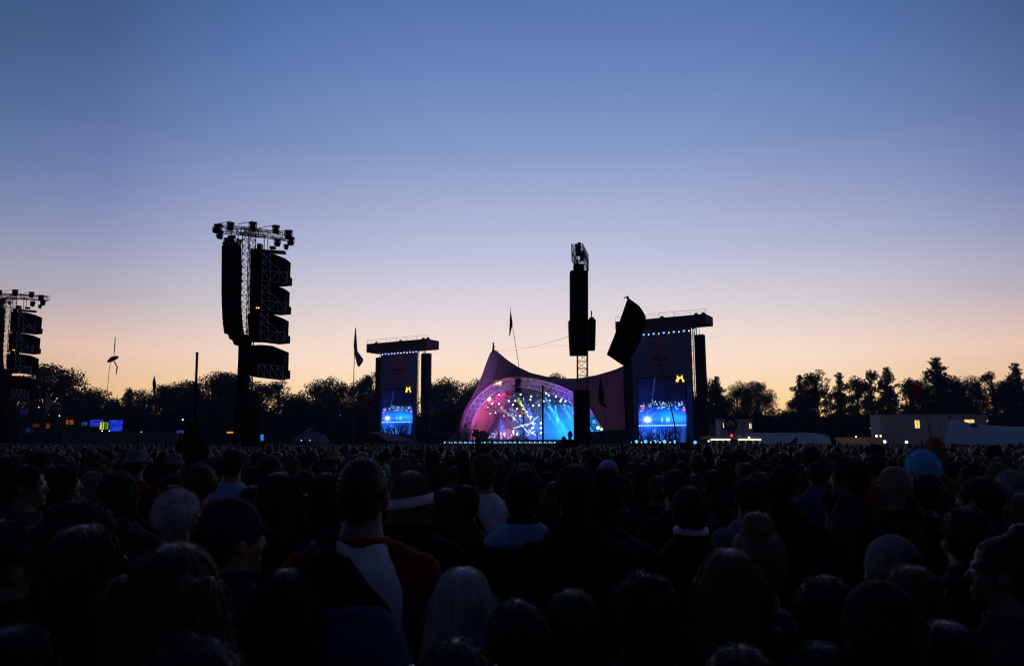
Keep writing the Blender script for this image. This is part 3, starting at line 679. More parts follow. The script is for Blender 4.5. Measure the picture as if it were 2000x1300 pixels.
    for i, (dx, y0, y1) in enumerate(units):
        c = P(524 + dx, (y0 + y1) / 2, .5)
        un = thing('subwoofer', '%s black subwoofer in its steel carrier on the %s' % (names[i], label.split(' with')[0]), 'speaker', c, 'subwoofers hung on the speaker towers'); made.append(un)
        h = y1 - y0
        poly = [P(489 + dx, y0 + 3, -.3), P(514 + dx, y0 + 2, -.3), P(536 + dx, y0 + 4, -.3), P(558 + dx, y0 + 13, -.3), P(557 + dx, y0 + h * .72, -.3), P(561 + dx, y0 + h * .74, -.3), P(560.5 + dx, y1 - 1, -.3), P(540 + dx, y1 + 1, -.3), P(489 + dx, y1 - 5, -.3)]
        mb = MB(); mb.prism(poly, (0, 1.0, 0)); mb.build('speaker_cabinet', SPK, un)
        mb = MB()
        def bar(x0, ya, x1, yb, r=.022): mb.tube([P(x0 + dx, ya, -.36), P(x1 + dx, yb, -.36)], r, 5)
        if i < 3:
            for x in (513, 528): bar(x, y0 + 1, x, y1 - 3)
            bar(513, y0 + 2, 528, y0 + 20); bar(528, y0 + 2, 513, y0 + 20); bar(513, y0 + 20, 528, y0 + 20); bar(513, y0 + 20, 528, y0 + 32); bar(528, y0 + 20, 546, y0 + 33)
            bar(512, y0 + 35, 561, y0 + 40); bar(512, y1 - 4, 560, y1); bar(545, y0 + 35, 545, y1 - 2); bar(560, y0 + 40, 560, y1)
            bar(513, y0 + 35, 528, y1 - 4); bar(528, y1 - 4, 545, y0 + 36); bar(546, y0 + 37, 560, y1 - 1)
        else:
            bar(508, y1 - 27, 557, y1 - 23); bar(508, y1 - 5, 557, y1 + 1); bar(508, y1 - 27, 508, y1 - 5); bar(557, y1 - 23, 557, y1 + 1)
            xs = [508, 520, 532, 545, 557]
            for k in range(4): bar(xs[k], y1 - 26 + k, xs[k + 1], y1 - 4 + k); bar(xs[k + 1], y1 - 25 + k, xs[k + 1], y1 - 4 + k)
        mb.build('carrier_frame', mat('carrier_steel', (.62, .66, .74), .5, .2), un)
        if i == 0:
            mb = MB(); mb.box(P(535, 492, -.1), (1.35, .3, .16), Matrix.Rotation(rad(4), 3, 'Y')); mb.box(P(508, 483, 0), (.24, .4, .35)); mb.box(P(533, 484, 0), (.3, .3, .15)); mb.build('lifting_beam', STEEL, un)
        if i == 1:
            mb = MB()
            for x in (501, 505): mb.ell(P(x + .3, 601, -.32), (.045, .03, .045), 8, 5)
            mb.build('status_light', emis('status_orange', (1, .35, .05), 2.5), un)
    return made
M1 = delay_tower('nearer black speaker tower with curved array and hung subwoofers')
off_ = at(6, 868, 61.5); off_.z = 0; off_ = off_ - Vector(M1[0].location)
for o in M1:
    c = dup(o); c.location = Vector(o.location) + off_
    for key in ('label',):
        l = c['label']
        c['label'] = l.replace('nearer black speaker tower', 'farther speaker tower at the left edge')
# middle tower, seen end-on
Y1 = 46.0; P = lambda px, py, d=0: at(px, py, Y1 + d)
base = P(1136, 868); base.z = 0
t = thing('delay_tower', 'slim speaker tower standing in front of the tent stage', 'speaker tower', base, 'speaker towers in the crowd')
foot = P(1138, 864); foot.z = 0
mb = MB(); mb.truss(foot + Vector((0, .5, 0)), P(1137.5, 520, .5), .62, .62, 30, .03, .018, up=(0, 1, 0)); mb.build('mast', ALUD, t)
a = P(1136.5, 762); mb = MB(); mb.box((a.x, Y1 + .4, a.z / 2), (.92, 1.1, a.z)); mb.build('base_block', BLACK, t)
h0 = P(1127, 492, -1.6); h1 = P(1139.5, 514, 2.2)
mb = MB(); mb.truss(h0, h1, .68, 1.0, 7, .034, .02); mb.box(P(1129, 488, -1.2), (.35, .4, .7)); mb.box(P(1137, 500, .2), (.3, .5, .5)); mb.box(P(1131, 478, -.9), (.18, .3, .25)); mb.build('head_truss', ALUD, t)
def hung(lbl, x0, x1, y0, y1, d, n, dep, taper=0, lean=0):
    arr = thing('line_array_speaker', lbl, 'speaker', P((x0 + x1) / 2, y0, d), 'speakers hung on the speaker towers')
    for i in range(n):
        ya = y0 + (y1 - y0) * i / n; yb = y0 + (y1 - y0) * (i + .97) / n; k = taper * (i / n) ** 1.6; l = lean * (i / n) ** 1.6
        a = P(x0 + k + l, yb, d); b = P(x1 - k + l, ya, d); mb = MB(); mb.box(((a.x + b.x) / 2, Y1 + d, (a.z + b.z) / 2), (b.x - a.x, dep, b.z - a.z)); mb.build('speaker_cabinet', SPK, arr)
    a = P((x0 + x1) / 2, y0, d); mb = MB(); mb.box(a + Vector((0, 0, .08)), ((x1 - x0) * .02, .5, .14)); mb.tube([a, a + Vector((0, 0, .6))], .04, 5); mb.build('rigging_frame', STEEL, arr)
hung('long straight black line array on the front of the slim tower', 1113.5, 1146, 531, 694, -1.0, 18, .8)
hung('short black line array on the left flank of the slim tower', 1110.5, 1124, 627, 690, .3, 8, .7, 0, 3)
hung('short rounded black line array on the right flank of the slim tower', 1148.5, 1162.5, 625, 684, .4, 8, .7, 1.5)
mb = MB(); mb.box(P(1130, 524, -1.0), (.62, .6, .45)); tag(mb.build('hoist_motor', BLACK), 'black hoist box above the long line array of the slim tower', 'hoist')

# ------------------------------------------------------------------ poles, flags and totems held up in the crowd
def pole(name, lb, pts, Y, r0, r1, cat='pole'):
    Q = [at(x, y, Y) for x, y in pts]; Q[0].z = max(Q[0].z - 1.0, 0.0) if Q[0].z > 1 else 0
    mb = MB(); mb.tube(Q, [r0 + (r1 - r0) * i / (len(Q) - 1) for i in range(len(Q))], 7); mb.ell(Q[-1], (r1 * 1.4,) * 3, 6, 4)
    return mb, Q
def cloth(poly, Y, waves=3, amp=.08, sub=14):
    """flag outline turned into a rippled thin cloth (solid): rows between left and right edges"""
    L_, R_ = poly; L2 = resample([Vector((x, y, 0)) for x, y in L_], sub); R2 = resample([Vector((x, y, 0)) for x, y in R_], sub)
    front, backs = [], []
    for i in range(sub):
        ra, rb = [], []
        for j in range(9):
            q = L2[i].lerp(R2[i], j / 8); d = amp * math.sin(j / 8 * math.pi * waves + i * .35) + amp * .5 * math.sin(i * .8 + j * .5)
            p = at(q.x, q.y, Y + d); ra.append(p); rb.append(p + Vector((.0, .012, 0)))
        front.append(ra); backs.append(rb)
    mb = MB(); mb.grid(front); mb.grid(backs)
    for row in (0, sub - 1): mb.grid([front[row], backs[row]])
    for j in (0, 8): mb.grid([[r[j] for r in front], [r[j] for r in backs]])
    return mb
FPOLE = mat('flag_pole', (.05, .045, .04), .5)
def flag(label, pole_pts, Y, cl, fm, r=(.022, .01), extra=None, waves=3, amp=.06):
    mb, Q = pole('flag_pole', '', pole_pts, Y, *r); t = thing('flag', label, 'flag', (Q[0].x, Q[0].y, Q[0].z)); mb.build('pole', FPOLE, t)
    o = cloth(cl, Y, waves, amp).build('cloth', fm, t, smooth=True)
    return t
CLB = fabric('flag_black', (.016, .014, .015), .08); CLR = fabric('flag_red', (.45, .02, .03), .6); CLW = fabric('flag_grey', (.42, .42, .46), .5); CLD = fabric('flag_dark', (.05, .035, .03), .2); CLP = fabric('flag_pink', (.42, .03, .09), .5)
flag('big black flag leaning from a long bending pole beside the right video tower', [(1326, 876), (1318, 830), (1305, 770), (1290, 712), (1277, 665), (1263, 628), (1248, 603), (1226, 581)], 22,
     ([(1226, 582), (1212, 622), (1198, 660), (1185, 692)], [(1229, 583), (1248, 596), (1259, 612), (1263, 622), (1255, 655), (1244, 680), (1229, 706), (1216, 713)]), CLB, (.022, .012), waves=2.2)
mb = MB(); p = at(1226, 582, 22); mb.ell(p, (.05, .02, .03), 8, 5); mb.box(p + Vector((-.04, 0, .03)), (.16, .02, .03), Matrix.Rotation(rad(-20), 3, 'Y')); mb.build('finial', FPOLE, bpy.data.objects['flag'])
flag('thin red flag high on a fishing rod pole above the tent stage', [(1027, 872), (1021, 790), (1012, 705), (1004, 655), (999, 625), (997, 601)], 30, ([(996.8, 606), (995.5, 626), (994.5, 655)], [(997.6, 606), (1001.5, 632), (995.5, 657)]), CLR, (.014, .007))
flag('limp white flag on a pole left of the left video tower', [(690, 850), (690.5, 760), (692, 690), (694, 640)], 60, ([(693.6, 641), (690.5, 675), (694, 700), (698, 714)], [(695.5, 642), (698, 685), (711, 703), (702, 716)]), CLW, (.05, .02), amp=.2)
flag('small dark pennant above the tree tops left of the nearer speaker tower', [(302, 858), (301, 800), (301, 733)], 55, ([(300.6, 735), (297.5, 748), (299.5, 768)], [(302, 735), (305, 750), (303, 768)]), CLD, (.04, .015))
flag('dark drooping flag hanging in front of the stage canopy', [(1190, 868), (1180, 800), (1173, 736)], 70, ([(1172, 738), (1168.5, 770), (1169, 786), (1176, 793)], [(1174, 738), (1180, 770), (1180, 786), (1188, 796)]), CLD, (.05, .02), amp=.15)
flag('grey kite shaped banner low in front of the far left trees', [(87, 862), (88, 800), (90, 766)], 60, ([(90, 766), (87, 780), (89, 803)], [(93, 768), (105, 788), (91, 805)]), CLW, (.03, .015))
flag('small dark flag in front of the white marquee', [(1546, 872), (1558, 850)], 68, ([(1541, 866), (1549, 872)], [(1557, 851), (1557, 862)]), CLD, (.02, .015), amp=.04)
# streamer with a parasol-like disc
mb, Q = pole('p', '', [(204, 858), (209, 770), (214, 715), (219, 700)], 45, .02, .01)
t = thing('streamer_totem', 'tilted orange paper parasol with ribbons on a thin pole', 'totem', (Q[0].x, Q[0].y, Q[0].z)); mb.build('pole', FPOLE, t)
c = at(220, 700, 45); Rm = Matrix.Rotation(rad(-33), 3, 'Y'); mb = MB(); rings = []
for i in range(5): rr = .36 * i / 4; rings.append([c + Rm @ Vector((rr * math.cos(a * math.pi / 8), rr * .9 * math.sin(a * math.pi / 8), .11 - .15 * (i / 4) ** 2)) for a in range(17)])
mb.grid(rings); mb.grid([[p - Vector((0, 0, .012)) for p in r] for r in rings]); mb.build('parasol', fabric('paper_orange', (.32, .11, .05), .4), t)
cloth(([(224.3, 658), (223, 675), (222, 693)], [(225.6, 658), (225.2, 675), (223.2, 693)]), 45).build('ribbon', CLW, t)
cloth(([(222, 706), (227.5, 716), (226, 730)], [(224, 705), (230, 716), (227.5, 731)]), 45).build('ribbon', CLW, t)
# pink totem on the right
mb, Q = pole('p', '', [(1822, 880), (1816, 838), (1806, 800), (1795, 770), (1790, 752)], 26, .018, .01)
t = thing('flag', 'dark pink hanging windsock on a bending pole before the right trees', 'flag', (Q[0].x, Q[0].y, Q[0].z)); mb.build('pole', FPOLE, t)
cc = at(1792, 766, 26); mb = MB(); mb.ell(cc, (.19, .12, .27), 14, 10); cc2 = at(1795, 781, 26); mb.tube([cc - Vector((0, 0, .2)), cc2, at(1793, 790, 26)], [.13, .09, .02], 8); mb.build('windsock', CLP, t, smooth=True)
# plain poles
for pts, Y, r, lb in [([(379, 858), (382, 770), (385, 690)], 40, .07, 'thick dark post left of the nearer speaker tower'), ([(1060.5, 870), (1060, 754)], 60, .075, 'dark post standing in front of the bright video wall')]:
    mb, Q = pole('post', '', pts, Y, r, r * .9); o = mb.build('post', BLACK); tag(o, lb, 'post')
# ring totem with red lamp
t = thing('ring_totem', 'black ring totem with pale centre and a red lamp', 'totem', at(1428, 866, 34)); c = at(1427, 829, 34)
mb = MB(); mb.tube([c + Vector((.255 * math.cos(a), 0, .27 * math.sin(a))) for a in np.linspace(-1.1, 4.3, 24)], .05, 8); mb.build('ring', BLACK, t)
mb = MB(); mb.ell(c - Vector((-.02, 0, .22)), (.17, .1, .24), 12, 8); mb.build('pale_centre', mat('pale_felt', (.10, .11, .12), .9), t)
mb = MB(); mb.tube([c - Vector((0, 0, .4)), Vector((c.x + .05, c.y, 1.2))], .02, 6); mb.build('pole', FPOLE, t)
mb = MB(); mb.ell(at(1429, 850, 33.9), (.055, .04, .06), 8, 6); mb.build('red_lamp', emis('red_lamp', (1, .03, .05), 3), t)
# orange and grey sign totem
t = thing('sign_totem', 'tilted dark banner board with a glowing orange lower strip', 'totem', at(1342, 890, 20)); 
mb = MB(); q = [at(1327, 880, 20), at(1356, 892, 20), at(1360, 876, 20), at(1329, 862, 20)]; mb.prism(q, (0, .05, 0)); mb.build('board', mat('grey_board', (.05, .055, .06)), t)
mb = MB(); q = [at(1324, 889, 19.97), at(1354, 901, 19.97), at(1357, 892.5, 19.97), at(1326, 880.5, 19.97)]; mb.prism(q, (0, .03, 0)); mb.build('orange_strip', emis('orange_strip', (1.0, .30, .03), .22), t)
mb = MB(); mb.tube([at(1341, 895, 20.06), Vector((at(1341, 895, 20).x, 20.06, .9))], .02, 6); mb.build('pole', FPOLE, t)
# ------------------------------------------------------------------ tents, cabins and stalls around the field
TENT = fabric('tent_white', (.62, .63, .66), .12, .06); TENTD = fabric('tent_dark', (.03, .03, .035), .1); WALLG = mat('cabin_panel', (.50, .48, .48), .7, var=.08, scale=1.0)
WARM = emis('window_warm', (1.0, .68, .25), 1.1); FASC = emis('fascia_glow', (.95, .95, .55), 1.3)
def gpt(px, Y): p = at(px, 864, Y); p.z = 0; return p
def ztop(py, Y): return at(1000, py, Y).z
def gable_tent(label, x0, x1, Y, ridge_y, eave_z, depth, bays, m=TENT, slant=0):
    a = gpt(x0, Y); b = gpt(x1, Y); zr = ztop(ridge_y, Y + depth / 2); t = thing('marquee', label, 'tent', ((a.x + b.x) / 2, Y, 0), 'tents around the field')
    mb = MB(); rows = []
    for i in range(bays * 3 + 1):
        f = i / (bays * 3); x = a.x + (b.x - a.x) * f; s = .10 * abs(math.sin(f * bays * math.pi)); ins = .9 if i in (0, bays * 3) else 0
        rows.append([Vector((x, Y, eave_z)), Vector((x, Y + depth * .25, (eave_z + zr) / 2 - s - .08)), Vector((x + (ins if i == 0 else -ins), Y + depth / 2, zr - s * .6)), Vector((x, Y + depth * .75, (eave_z + zr) / 2 - s - .08)), Vector((x, Y + depth, eave_z))])
    mb.grid(rows); mb.build('roof', m, t)
    mb = MB()
    for x in (a.x, b.x): mb.add([(x, Y, 0), (x, Y, eave_z - .003), (x, Y + depth / 2, zr - .12), (x, Y + depth, eave_z - .003), (x, Y + depth, 0)], [(0, 1, 2, 3, 4)])
    mb.grid([[(a.x, Y + depth, 0), (a.x, Y + depth, eave_z)], [(b.x, Y + depth, 0), (b.x, Y + depth, eave_z)]]); mb.build('side_wall', m, t)
    mb = MB()
    for i in range(bays + 1):
        x = a.x + (b.x - a.x) * i / bays; mb.tube([(x, Y - .02, 0), (x, Y - .02, eave_z)], .04, 5)
        r_ = rows[i * 3]; mb.tube([p + Vector((0, 0, .03)) for p in r_], .035, 5)
    mb.build('frame', ALU, t); return t
gable_tent('long white marquee with panelled roof right of the lit bars', 1468, 1643, 84, 844, 1.85, 9, 4)
t = gable_tent('small pale awning tent left of the dark canopy', 572, 622, 100, 843, 2.1, 6, 2, fabric('tent_grey', (.22, .22, .26), .1))
mb = MB(); q = gpt(602, 101); mb.prism([q + Vector((-.45, 0, 3.35)), q + Vector((.5, 0, 3.7)), q + Vector((.5, 0, 4.05)), q + Vector((-.45, 0, 3.6))], (0, .1, 0)); mb.tube([q + Vector((0, 0, 2.0)), q + Vector((0, 0, 3.5))], .03, 5); mb.build('sign_board', mat('pale_board', (.3, .3, .33)), t)
# dark stretched canopy with one pale roof panel
t = thing('canopy_tent', 'wide dark canopy tent with a pale roof panel below the left video tower', 'tent', gpt(725, 88), 'tents around the field')
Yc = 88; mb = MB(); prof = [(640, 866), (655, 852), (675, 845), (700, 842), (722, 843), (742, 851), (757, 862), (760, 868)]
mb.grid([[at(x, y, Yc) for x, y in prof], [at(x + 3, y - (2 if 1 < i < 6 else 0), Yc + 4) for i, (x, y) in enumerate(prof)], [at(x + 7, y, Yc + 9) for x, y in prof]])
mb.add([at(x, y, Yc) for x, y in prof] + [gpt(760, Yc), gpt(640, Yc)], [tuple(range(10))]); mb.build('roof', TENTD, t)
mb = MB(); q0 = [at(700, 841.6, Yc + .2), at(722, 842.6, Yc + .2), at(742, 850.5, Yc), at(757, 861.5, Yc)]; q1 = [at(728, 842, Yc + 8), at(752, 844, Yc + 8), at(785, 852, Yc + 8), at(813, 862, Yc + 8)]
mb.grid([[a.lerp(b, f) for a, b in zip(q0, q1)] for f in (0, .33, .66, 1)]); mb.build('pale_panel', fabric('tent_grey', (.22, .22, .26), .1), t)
mb = MB()
for p in (q0[3], q1[3], q1[1]): mb.tube([Vector((p.x, p.y, 0)), p], .05, 5)
mb.build('tent_pole', ALU, t)
# large pale stretch tent at the right edge
t = thing('stretch_tent', 'large pale stretch tent with a raised corner at the right edge', 'tent', gpt(1950, 52), 'tents around the field'); Yt = 52
top = [(1856, 818), (1872, 820), (1895, 826), (1930, 830), (1975, 832.5), (2040, 834), (2140, 830)]; bot = [(1842, 862), (1868, 865), (1895, 868), (1930, 869), (1975, 870), (2040, 870), (2140, 868)]
rows = []
for f in np.linspace(0, 1, 7): rows.append([at(bx + (tx - bx) * f, by + (ty - by) * f, Yt + 4 * f ** 1.3) for (tx, ty), (bx, by) in zip(top, bot)])
for f in (.35, .7, 1.0): rows.append([at(tx + (-6 * f if i == 0 else 0), ty + 16 * f, Yt + 4 + 9 * f) for i, (tx, ty) in enumerate(top)])
mb = MB(); mb.grid(rows); mb.build('roof', TENT, t, smooth=True)
mb = MB()
for (x, y) in (top[0], top[3], top[6]): p = at(x, y, Yt + 4); mb.tube([Vector((p.x, p.y, 0)), p + Vector((0, 0, .25))], .06, 6)
for (x, y) in bot[::2]: p = at(x, y, Yt); mb.tube([p, Vector((p.x, p.y - .8, 0))], .015, 4)
mb.build('tent_pole', STEEL, t)
mb = MB(); p = at(1903, 833, Yt + 3.2); mb.box(p, (.5, .06, .4), Matrix.Rotation(.7, 3, 'Y')); mb.box(p, (.5, .05, .4), Matrix.Rotation(-.2, 3, 'Y')); mb.build('dark_patch', mat('patch_dark', (.06, .06, .08)), t)
# cabins
def cabin(label, x0, x1, y0, Y, wins, dep=2.6, storeys=2):
    a = gpt(x0, Y); b = gpt(x1, Y); z = ztop(y0, Y); t = thing('cabin', label, 'cabin', ((a.x + b.x) / 2, Y, 0), 'site cabins behind the field')
    mb = MB(); mb.box(((a.x + b.x) / 2, Y + dep / 2, z / 2), (b.x - a.x, dep, z))
    mb.build('wall', WALLG, t)
    mb = MB(); n = max(3, int((b.x - a.x) / 1.2))
    for i in range(n + 1):
        x = a.x + (b.x - a.x) * i / n; mb.box((x, Y - .02, z / 2), (.05, .03, z - .1))
    for s in range(1, storeys): mb.box(((a.x + b.x) / 2, Y - .03, z * s / storeys), (b.x - a.x, .05, .16))
    mb.build('panel_rib', mat('cabin_rib', (.38, .36, .37), .7), t)
    mb = MB(); mb.box(((a.x + b.x) / 2, Y + dep / 2, z + .06), (b.x - a.x + .2, dep + .2, .12)); mb.build('roof', mat('cabin_roof', (.08, .08, .085)), t)
    for (wx0, wx1, wy0, wy1) in wins:
        p = at((wx0 + wx1) / 2, (wy0 + wy1) / 2, Y - .03); ww = (wx1 - wx0) * Y / F; hh = (wy1 - wy0) * Y / F
        mb = MB(); mb.box(p, (ww, .03, hh)); w = mb.build('window', WARM, t)
        mb = MB(); 
        for s in (-1, 1): mb.box(p + Vector((s * ww / 2, -.01, 0)), (.06, .06, hh + .1)); mb.box(p + Vector((0, -.012, s * hh / 2)), (ww + .1, .064, .06))
        mb.box(p + Vector((ww * .08, -.02, 0)), (.04, .03, hh)); o = mb.build('window_frame', mat('cabin_rib', (.38, .36, .37)), w, origin=(0, 0, 0)); o.matrix_parent_inverse = Matrix.Translation(-Vector(t.location)); 
    return t
cabin('long two storey pale site cabin with lit windows below the right trees', 1722, 1934, 809, 94, [(1786, 1796.5, 820, 836), (1883, 1903, 818.5, 826), (1927, 1930, 819, 829)])
cabin('small grey site cabin with narrow lit windows behind the ring totem', 1409, 1471, 818, 104, [(1411.5, 1415, 825, 835), (1462.5, 1468, 826, 837)])
mb = MB(); a = gpt(1632, 82); b = gpt(1724, 82); mb.prism([a, b, b + Vector((0, 0, ztop(853.5, 82))), a + Vector((0, 0, ztop(853.5, 82)))], (0, .3, 0)); o = mb.build('screen_wall', mat('wall_tan', (.22, .20, .20), .8)); tag(o, 'low tan screen wall between the white marquee and the long cabin', 'wall')
mb = MB(); a = gpt(1655, 78); b = gpt(2010, 78); mb.prism([a, b, b + Vector((0, 0, ztop(868, 78))), a + Vector((0, 0, ztop(868, 78)))], (0, .2, 0)); o = mb.build('hoarding', mat('hoarding_dark', (.02, .02, .024), .8)); tag(o, 'low dark hoarding fence below the long cabin', 'fence')
# bars with a glowing fascia
for i, (x0, x1, lb) in enumerate([(1387.5, 1426, 'open bar counter with glowing yellow fascia left of the ring totem'), (1441, 1486, 'open bar counter with glowing yellow fascia right of the ring totem')]):
    Y = 80; a = gpt(x0, Y); b = gpt(x1, Y); z = ztop(857.2, Y); t = thing('bar_stall', lb, 'stall', ((a.x + b.x) / 2, Y, 0), 'lit bars')
    mb = MB(); mb.box(((a.x + b.x) / 2, Y + 1.5, z + .18), (b.x - a.x + .5, 3.2, .12)); mb.build('roof', mat('bar_roof', (.35, .35, .4)), t)
    mb = MB(); mb.box(((a.x + b.x) / 2, Y - .14, z - .04), (b.x - a.x, .05, .16)); mb.build('fascia', FASC, t)
    for k in range(4):
        x = a.x + (b.x - a.x) * (k + .12) / 3.25; mb = MB(); mb.box((x, Y, z / 2), (.09, .09, z)); mb.build('post', mat('white_post', (.6, .6, .6)), t)
    mb = MB(); mb.box(((a.x + b.x) / 2, Y + .3, .55), (b.x - a.x, .5, 1.1)); mb.build('counter', mat('blue_counter', (.02, .04, .12)), t)
    mb = MB(); mb.box(((a.x + b.x) / 2, Y + 3, z / 2), (b.x - a.x, .08, z)); mb.build('back_wall', mat('blue_counter', (.02, .04, .12)), t)
# lit parasols
def parasol(label, cx, hw, y0, y1, Y, m):
    c = gpt(cx, Y); z1 = ztop(y0, Y); z0 = ztop(y1, Y); r = hw * Y / F; t = thing('parasol', label, 'parasol', c, None); mb = MB(); apex = c + Vector((0, 0, z1)); ring = [c + Vector((r * math.cos(k * math.pi / 4), r * math.sin(k * math.pi / 4), z0)) for k in range(8)]
    mb.add([apex] + ring, [(0, 1 + k, 1 + (k + 1) % 8) for k in range(8)]); mb.build('canopy', m, t); mb = MB(); mb.tube([c, apex], .04, 6); mb.build('pole', STEEL, t); return c, z0
CREAM = fabric('parasol_cream', (.65, .5, .35), .6)
for lb, cx, hw, y0, y1, Y in [('cream parasol glowing from below in front of the white marquee', 1582, 28, 866.5, 874, 66), ('cream parasol glowing beside the left yellow bar', 1385, 14, 848, 855, 83)]:
    c, z0 = parasol(lb, cx, hw, y0, y1, Y, CREAM)
    ld = bpy.data.lights.new('parasol_bulb', 'POINT'); ld.color = (1, .62, .28); ld.energy = 28; ld.shadow_soft_size = .08; lo = bpy.data.objects.new('parasol_bulb', ld); COL.objects.link(lo); lo.location = c + Vector((.2, 0, z0 - .12))
# small bulbs seen as points
for (px, py, Y, col, r, lb, en) in [(1712, 851, 80, 'w', .11, 'warm bulb over the tan screen wall', 12), (1720, 851, 80, 'w', .09, 'warm bulb next to another over the tan screen wall', 12), (1728, 862, 77, 'w', .14, 'large warm bulb above the dark hoarding left of the blue wig', 25), (1770.5, 863, 77, 'w', .14, 'large warm bulb above the dark hoarding right of the other bulbs', 25),
        (1632, 875.5, 60, 'p', .10, 'pinkish bulb above the crowd right of the lit parasol', 5), (1613, 871, 82, 'w', .10, 'warm bulb inside the right end of the marquee', 20), (1533, 870.5, 82, 'w', .08, 'warm bulb inside the left part of the marquee', 14), (1463, 854, 79, 'w', .10, 'warm bulb on the roof of the right yellow bar', 8),
        (1672, 852.5, 81, 'w', .06, 'faint warm bulb along the tan screen wall', 6), (116, 811.5, 110, 'c', .10, 'white point light high above the orange stall', 0), (357, 819, 110, 'c', .12, 'white point light right of the blue screens', 0), (199.5, 841, 112, 'c', .10, 'white point light below the yellow green panel', 0), (213.5, 841, 112, 'c', .09, 'white point light below the gap between blue screens', 0), (276, 843, 112, 'c', .07, 'white point light on the long counter', 0),
        (76, 795, 110, 'c', .07, 'pale point light in the far left trees', 0), (588.5, 859.5, 99, 'c', .07, 'white point light under the small awning tent', 0), (605, 859.5, 99, 'c', .06, 'dim point light under the small awning tent', 0), (1700, 836, 120, 'c', .06, 'tiny point light in the dark trees left of the cabin', 0), (1384, 861, 79, 'c', .1, 'white point light left of the left yellow bar', 0)]:
    p = at(px, py, Y); m = {'w': emis('bulb_warm', (1, .72, .38), 6), 'c': emis('bulb_cool', (.85, .92, 1), 1.6), 'p': emis('bulb_pink', (1, .6, .55), 3)}[col]
    t = thing('light_bulb', lb, 'bulb', p, 'bulbs around the field'); mb = MB(); mb.ell(p, (r, r, r), 8, 6); mb.build('glass_bulb', m, t); mb = MB(); mb.tube([p + Vector((0, 0, r * .8)), p + Vector((0, 0, r * 2))], r * .5, 6); mb.build('cap', BLACK, t)
    mb = MB(); mb.tube([p + Vector((0, .1, r * 2)), Vector((p.x, p.y + .1, 0))], .025, 5); mb.build('pole', STEEL, t)
    if en:
        ld = bpy.data.lights.new('bulb_light', 'POINT'); ld.color = (1, .66, .3); ld.energy = en; ld.shadow_soft_size = .1; lo = bpy.data.objects.new('bulb_light', ld); COL.objects.link(lo); lo.location = (0, -r * 2, 0); lo.parent = t
# lit panels and stalls far left
def lit_panel(label, x0, x1, y0, y1, Y, img, strength, cat='screen', name='lit_screen'):
    a = at(x0, y1, Y); b = at(x1, y0, Y); t = thing(name, label, cat, ((a.x + b.x) / 2, Y, 0), None)
    mb = MB(); mb.box(((a.x + b.x) / 2, Y + .12, (a.z + b.z) / 2), (b.x - a.x + .2, .2, b.z - a.z + .2)); mb.build('frame', BLACK, t)
    mb = MB()
    for x in (a.x + .2, b.x - .2): mb.tube([(x, Y + .3, 0), (x, Y + .3, b.z)], .07, 6)
    mb.build('leg', STEEL, t)
    pixel_panel('panel', [(a.x, Y, a.z), (b.x, Y, a.z), (b.x, Y, b.z), (a.x, Y, b.z)], img, strength, t)
def noise_img(nu, nv, col, lo=.3, sc=3, seed=0):
    im = np.zeros((nv, nu, 3))
    for j in range(nv):
        for i in range(nu): im[j, i] = np.array(col) * max(.03, lo + 1.1 * mnoise.noise(Vector((i / nu * sc, j / nv * sc, seed))) + .3)
    return im
BLUEP = (.012, .028, .50)
lit_panel('left glowing blue screen of the far left pair', 175.5, 202, 819, 833, 118, noise_img(16, 10, BLUEP, .6, 4, 1), 1.0)
lit_panel('right glowing blue screen of the far left pair', 212, 240, 819.5, 842, 118, noise_img(18, 14, BLUEP, .75, 3, 2), 1.0)
yg = noise_img(12, 8, (.40, .62, .02), .5, 5, 3)
for i in range(12): yg[:, i] *= (1.3 if i % 3 else .12); yg[:, i] = yg[:, i] * (1, 1, 1) if i < 6 else yg[:, i] * (.25, .6, 3)
yg[:, 0] = (.9, .45, .15)
lit_panel('striped yellow green glowing panel between the blue screens', 194.5, 212, 824, 838, 116.5, yg, 1.0)
def stall(label, x0, x1, y0, y1, Y, col, st, lean=.3):
    st = st * .8
    a = at(x0, y1, Y); b = at(x1, y0, Y); t = thing('market_stall', label, 'stall', ((a.x + b.x) / 2, Y, 0), 'small lit stalls at the far left'); cx = (a.x + b.x) / 2; w = b.x - a.x
    mb = MB(); mb.add([(a.x - .2, Y - .8, b.z - .1), (b.x + .2, Y - .8, b.z + .1), (b.x, Y + 1.6, b.z + .5), (a.x, Y + 1.6, b.z + .35)], [(0, 1, 2, 3)]); mb.build('awning', fabric('awning_' + label[:5], tuple(min(.5, c * .5 + .02) for c in col), .4), t)
    pixel_panel('lit_back', [(a.x, Y + 1.4, a.z), (b.x, Y + 1.4, a.z), (b.x, Y + 1.4, b.z), (a.x, Y + 1.4, b.z)], noise_img(16, 10, col, -.12, 5, x0), st, t)
    mb = MB()
    for x in (a.x, b.x):
        for y in (Y - .7, Y + 1.5): mb.tube([(x, y, 0), (x, y, b.z)], .04, 5)
    mb.build('post', STEEL, t); mb = MB(); mb.box((cx, Y - .4, .5), (w, .5, 1.0)); mb.build('counter', BLACK, t)
stall('orange glowing stall left of the cyan lit stall', 118, 134, 818.5, 828, 112, (1.0, .22, .02), 1.0)
stall('cyan glowing small stall between orange stall and blue screens', 149, 160, 823, 830, 112, (.01, .42, .85), .9)
stall('dim red lit stall low at the far left', 52, 65, 826, 833, 112, (.8, .08, .02), .55)
stall('flickering red orange stall right of the dim red one', 78, 87, 826, 836, 112, (.9, .16, .04), .6)
stall('blue lit stall low beside the far left tower', 37, 48, 835, 843, 108, (.02, .09, .6), .8)
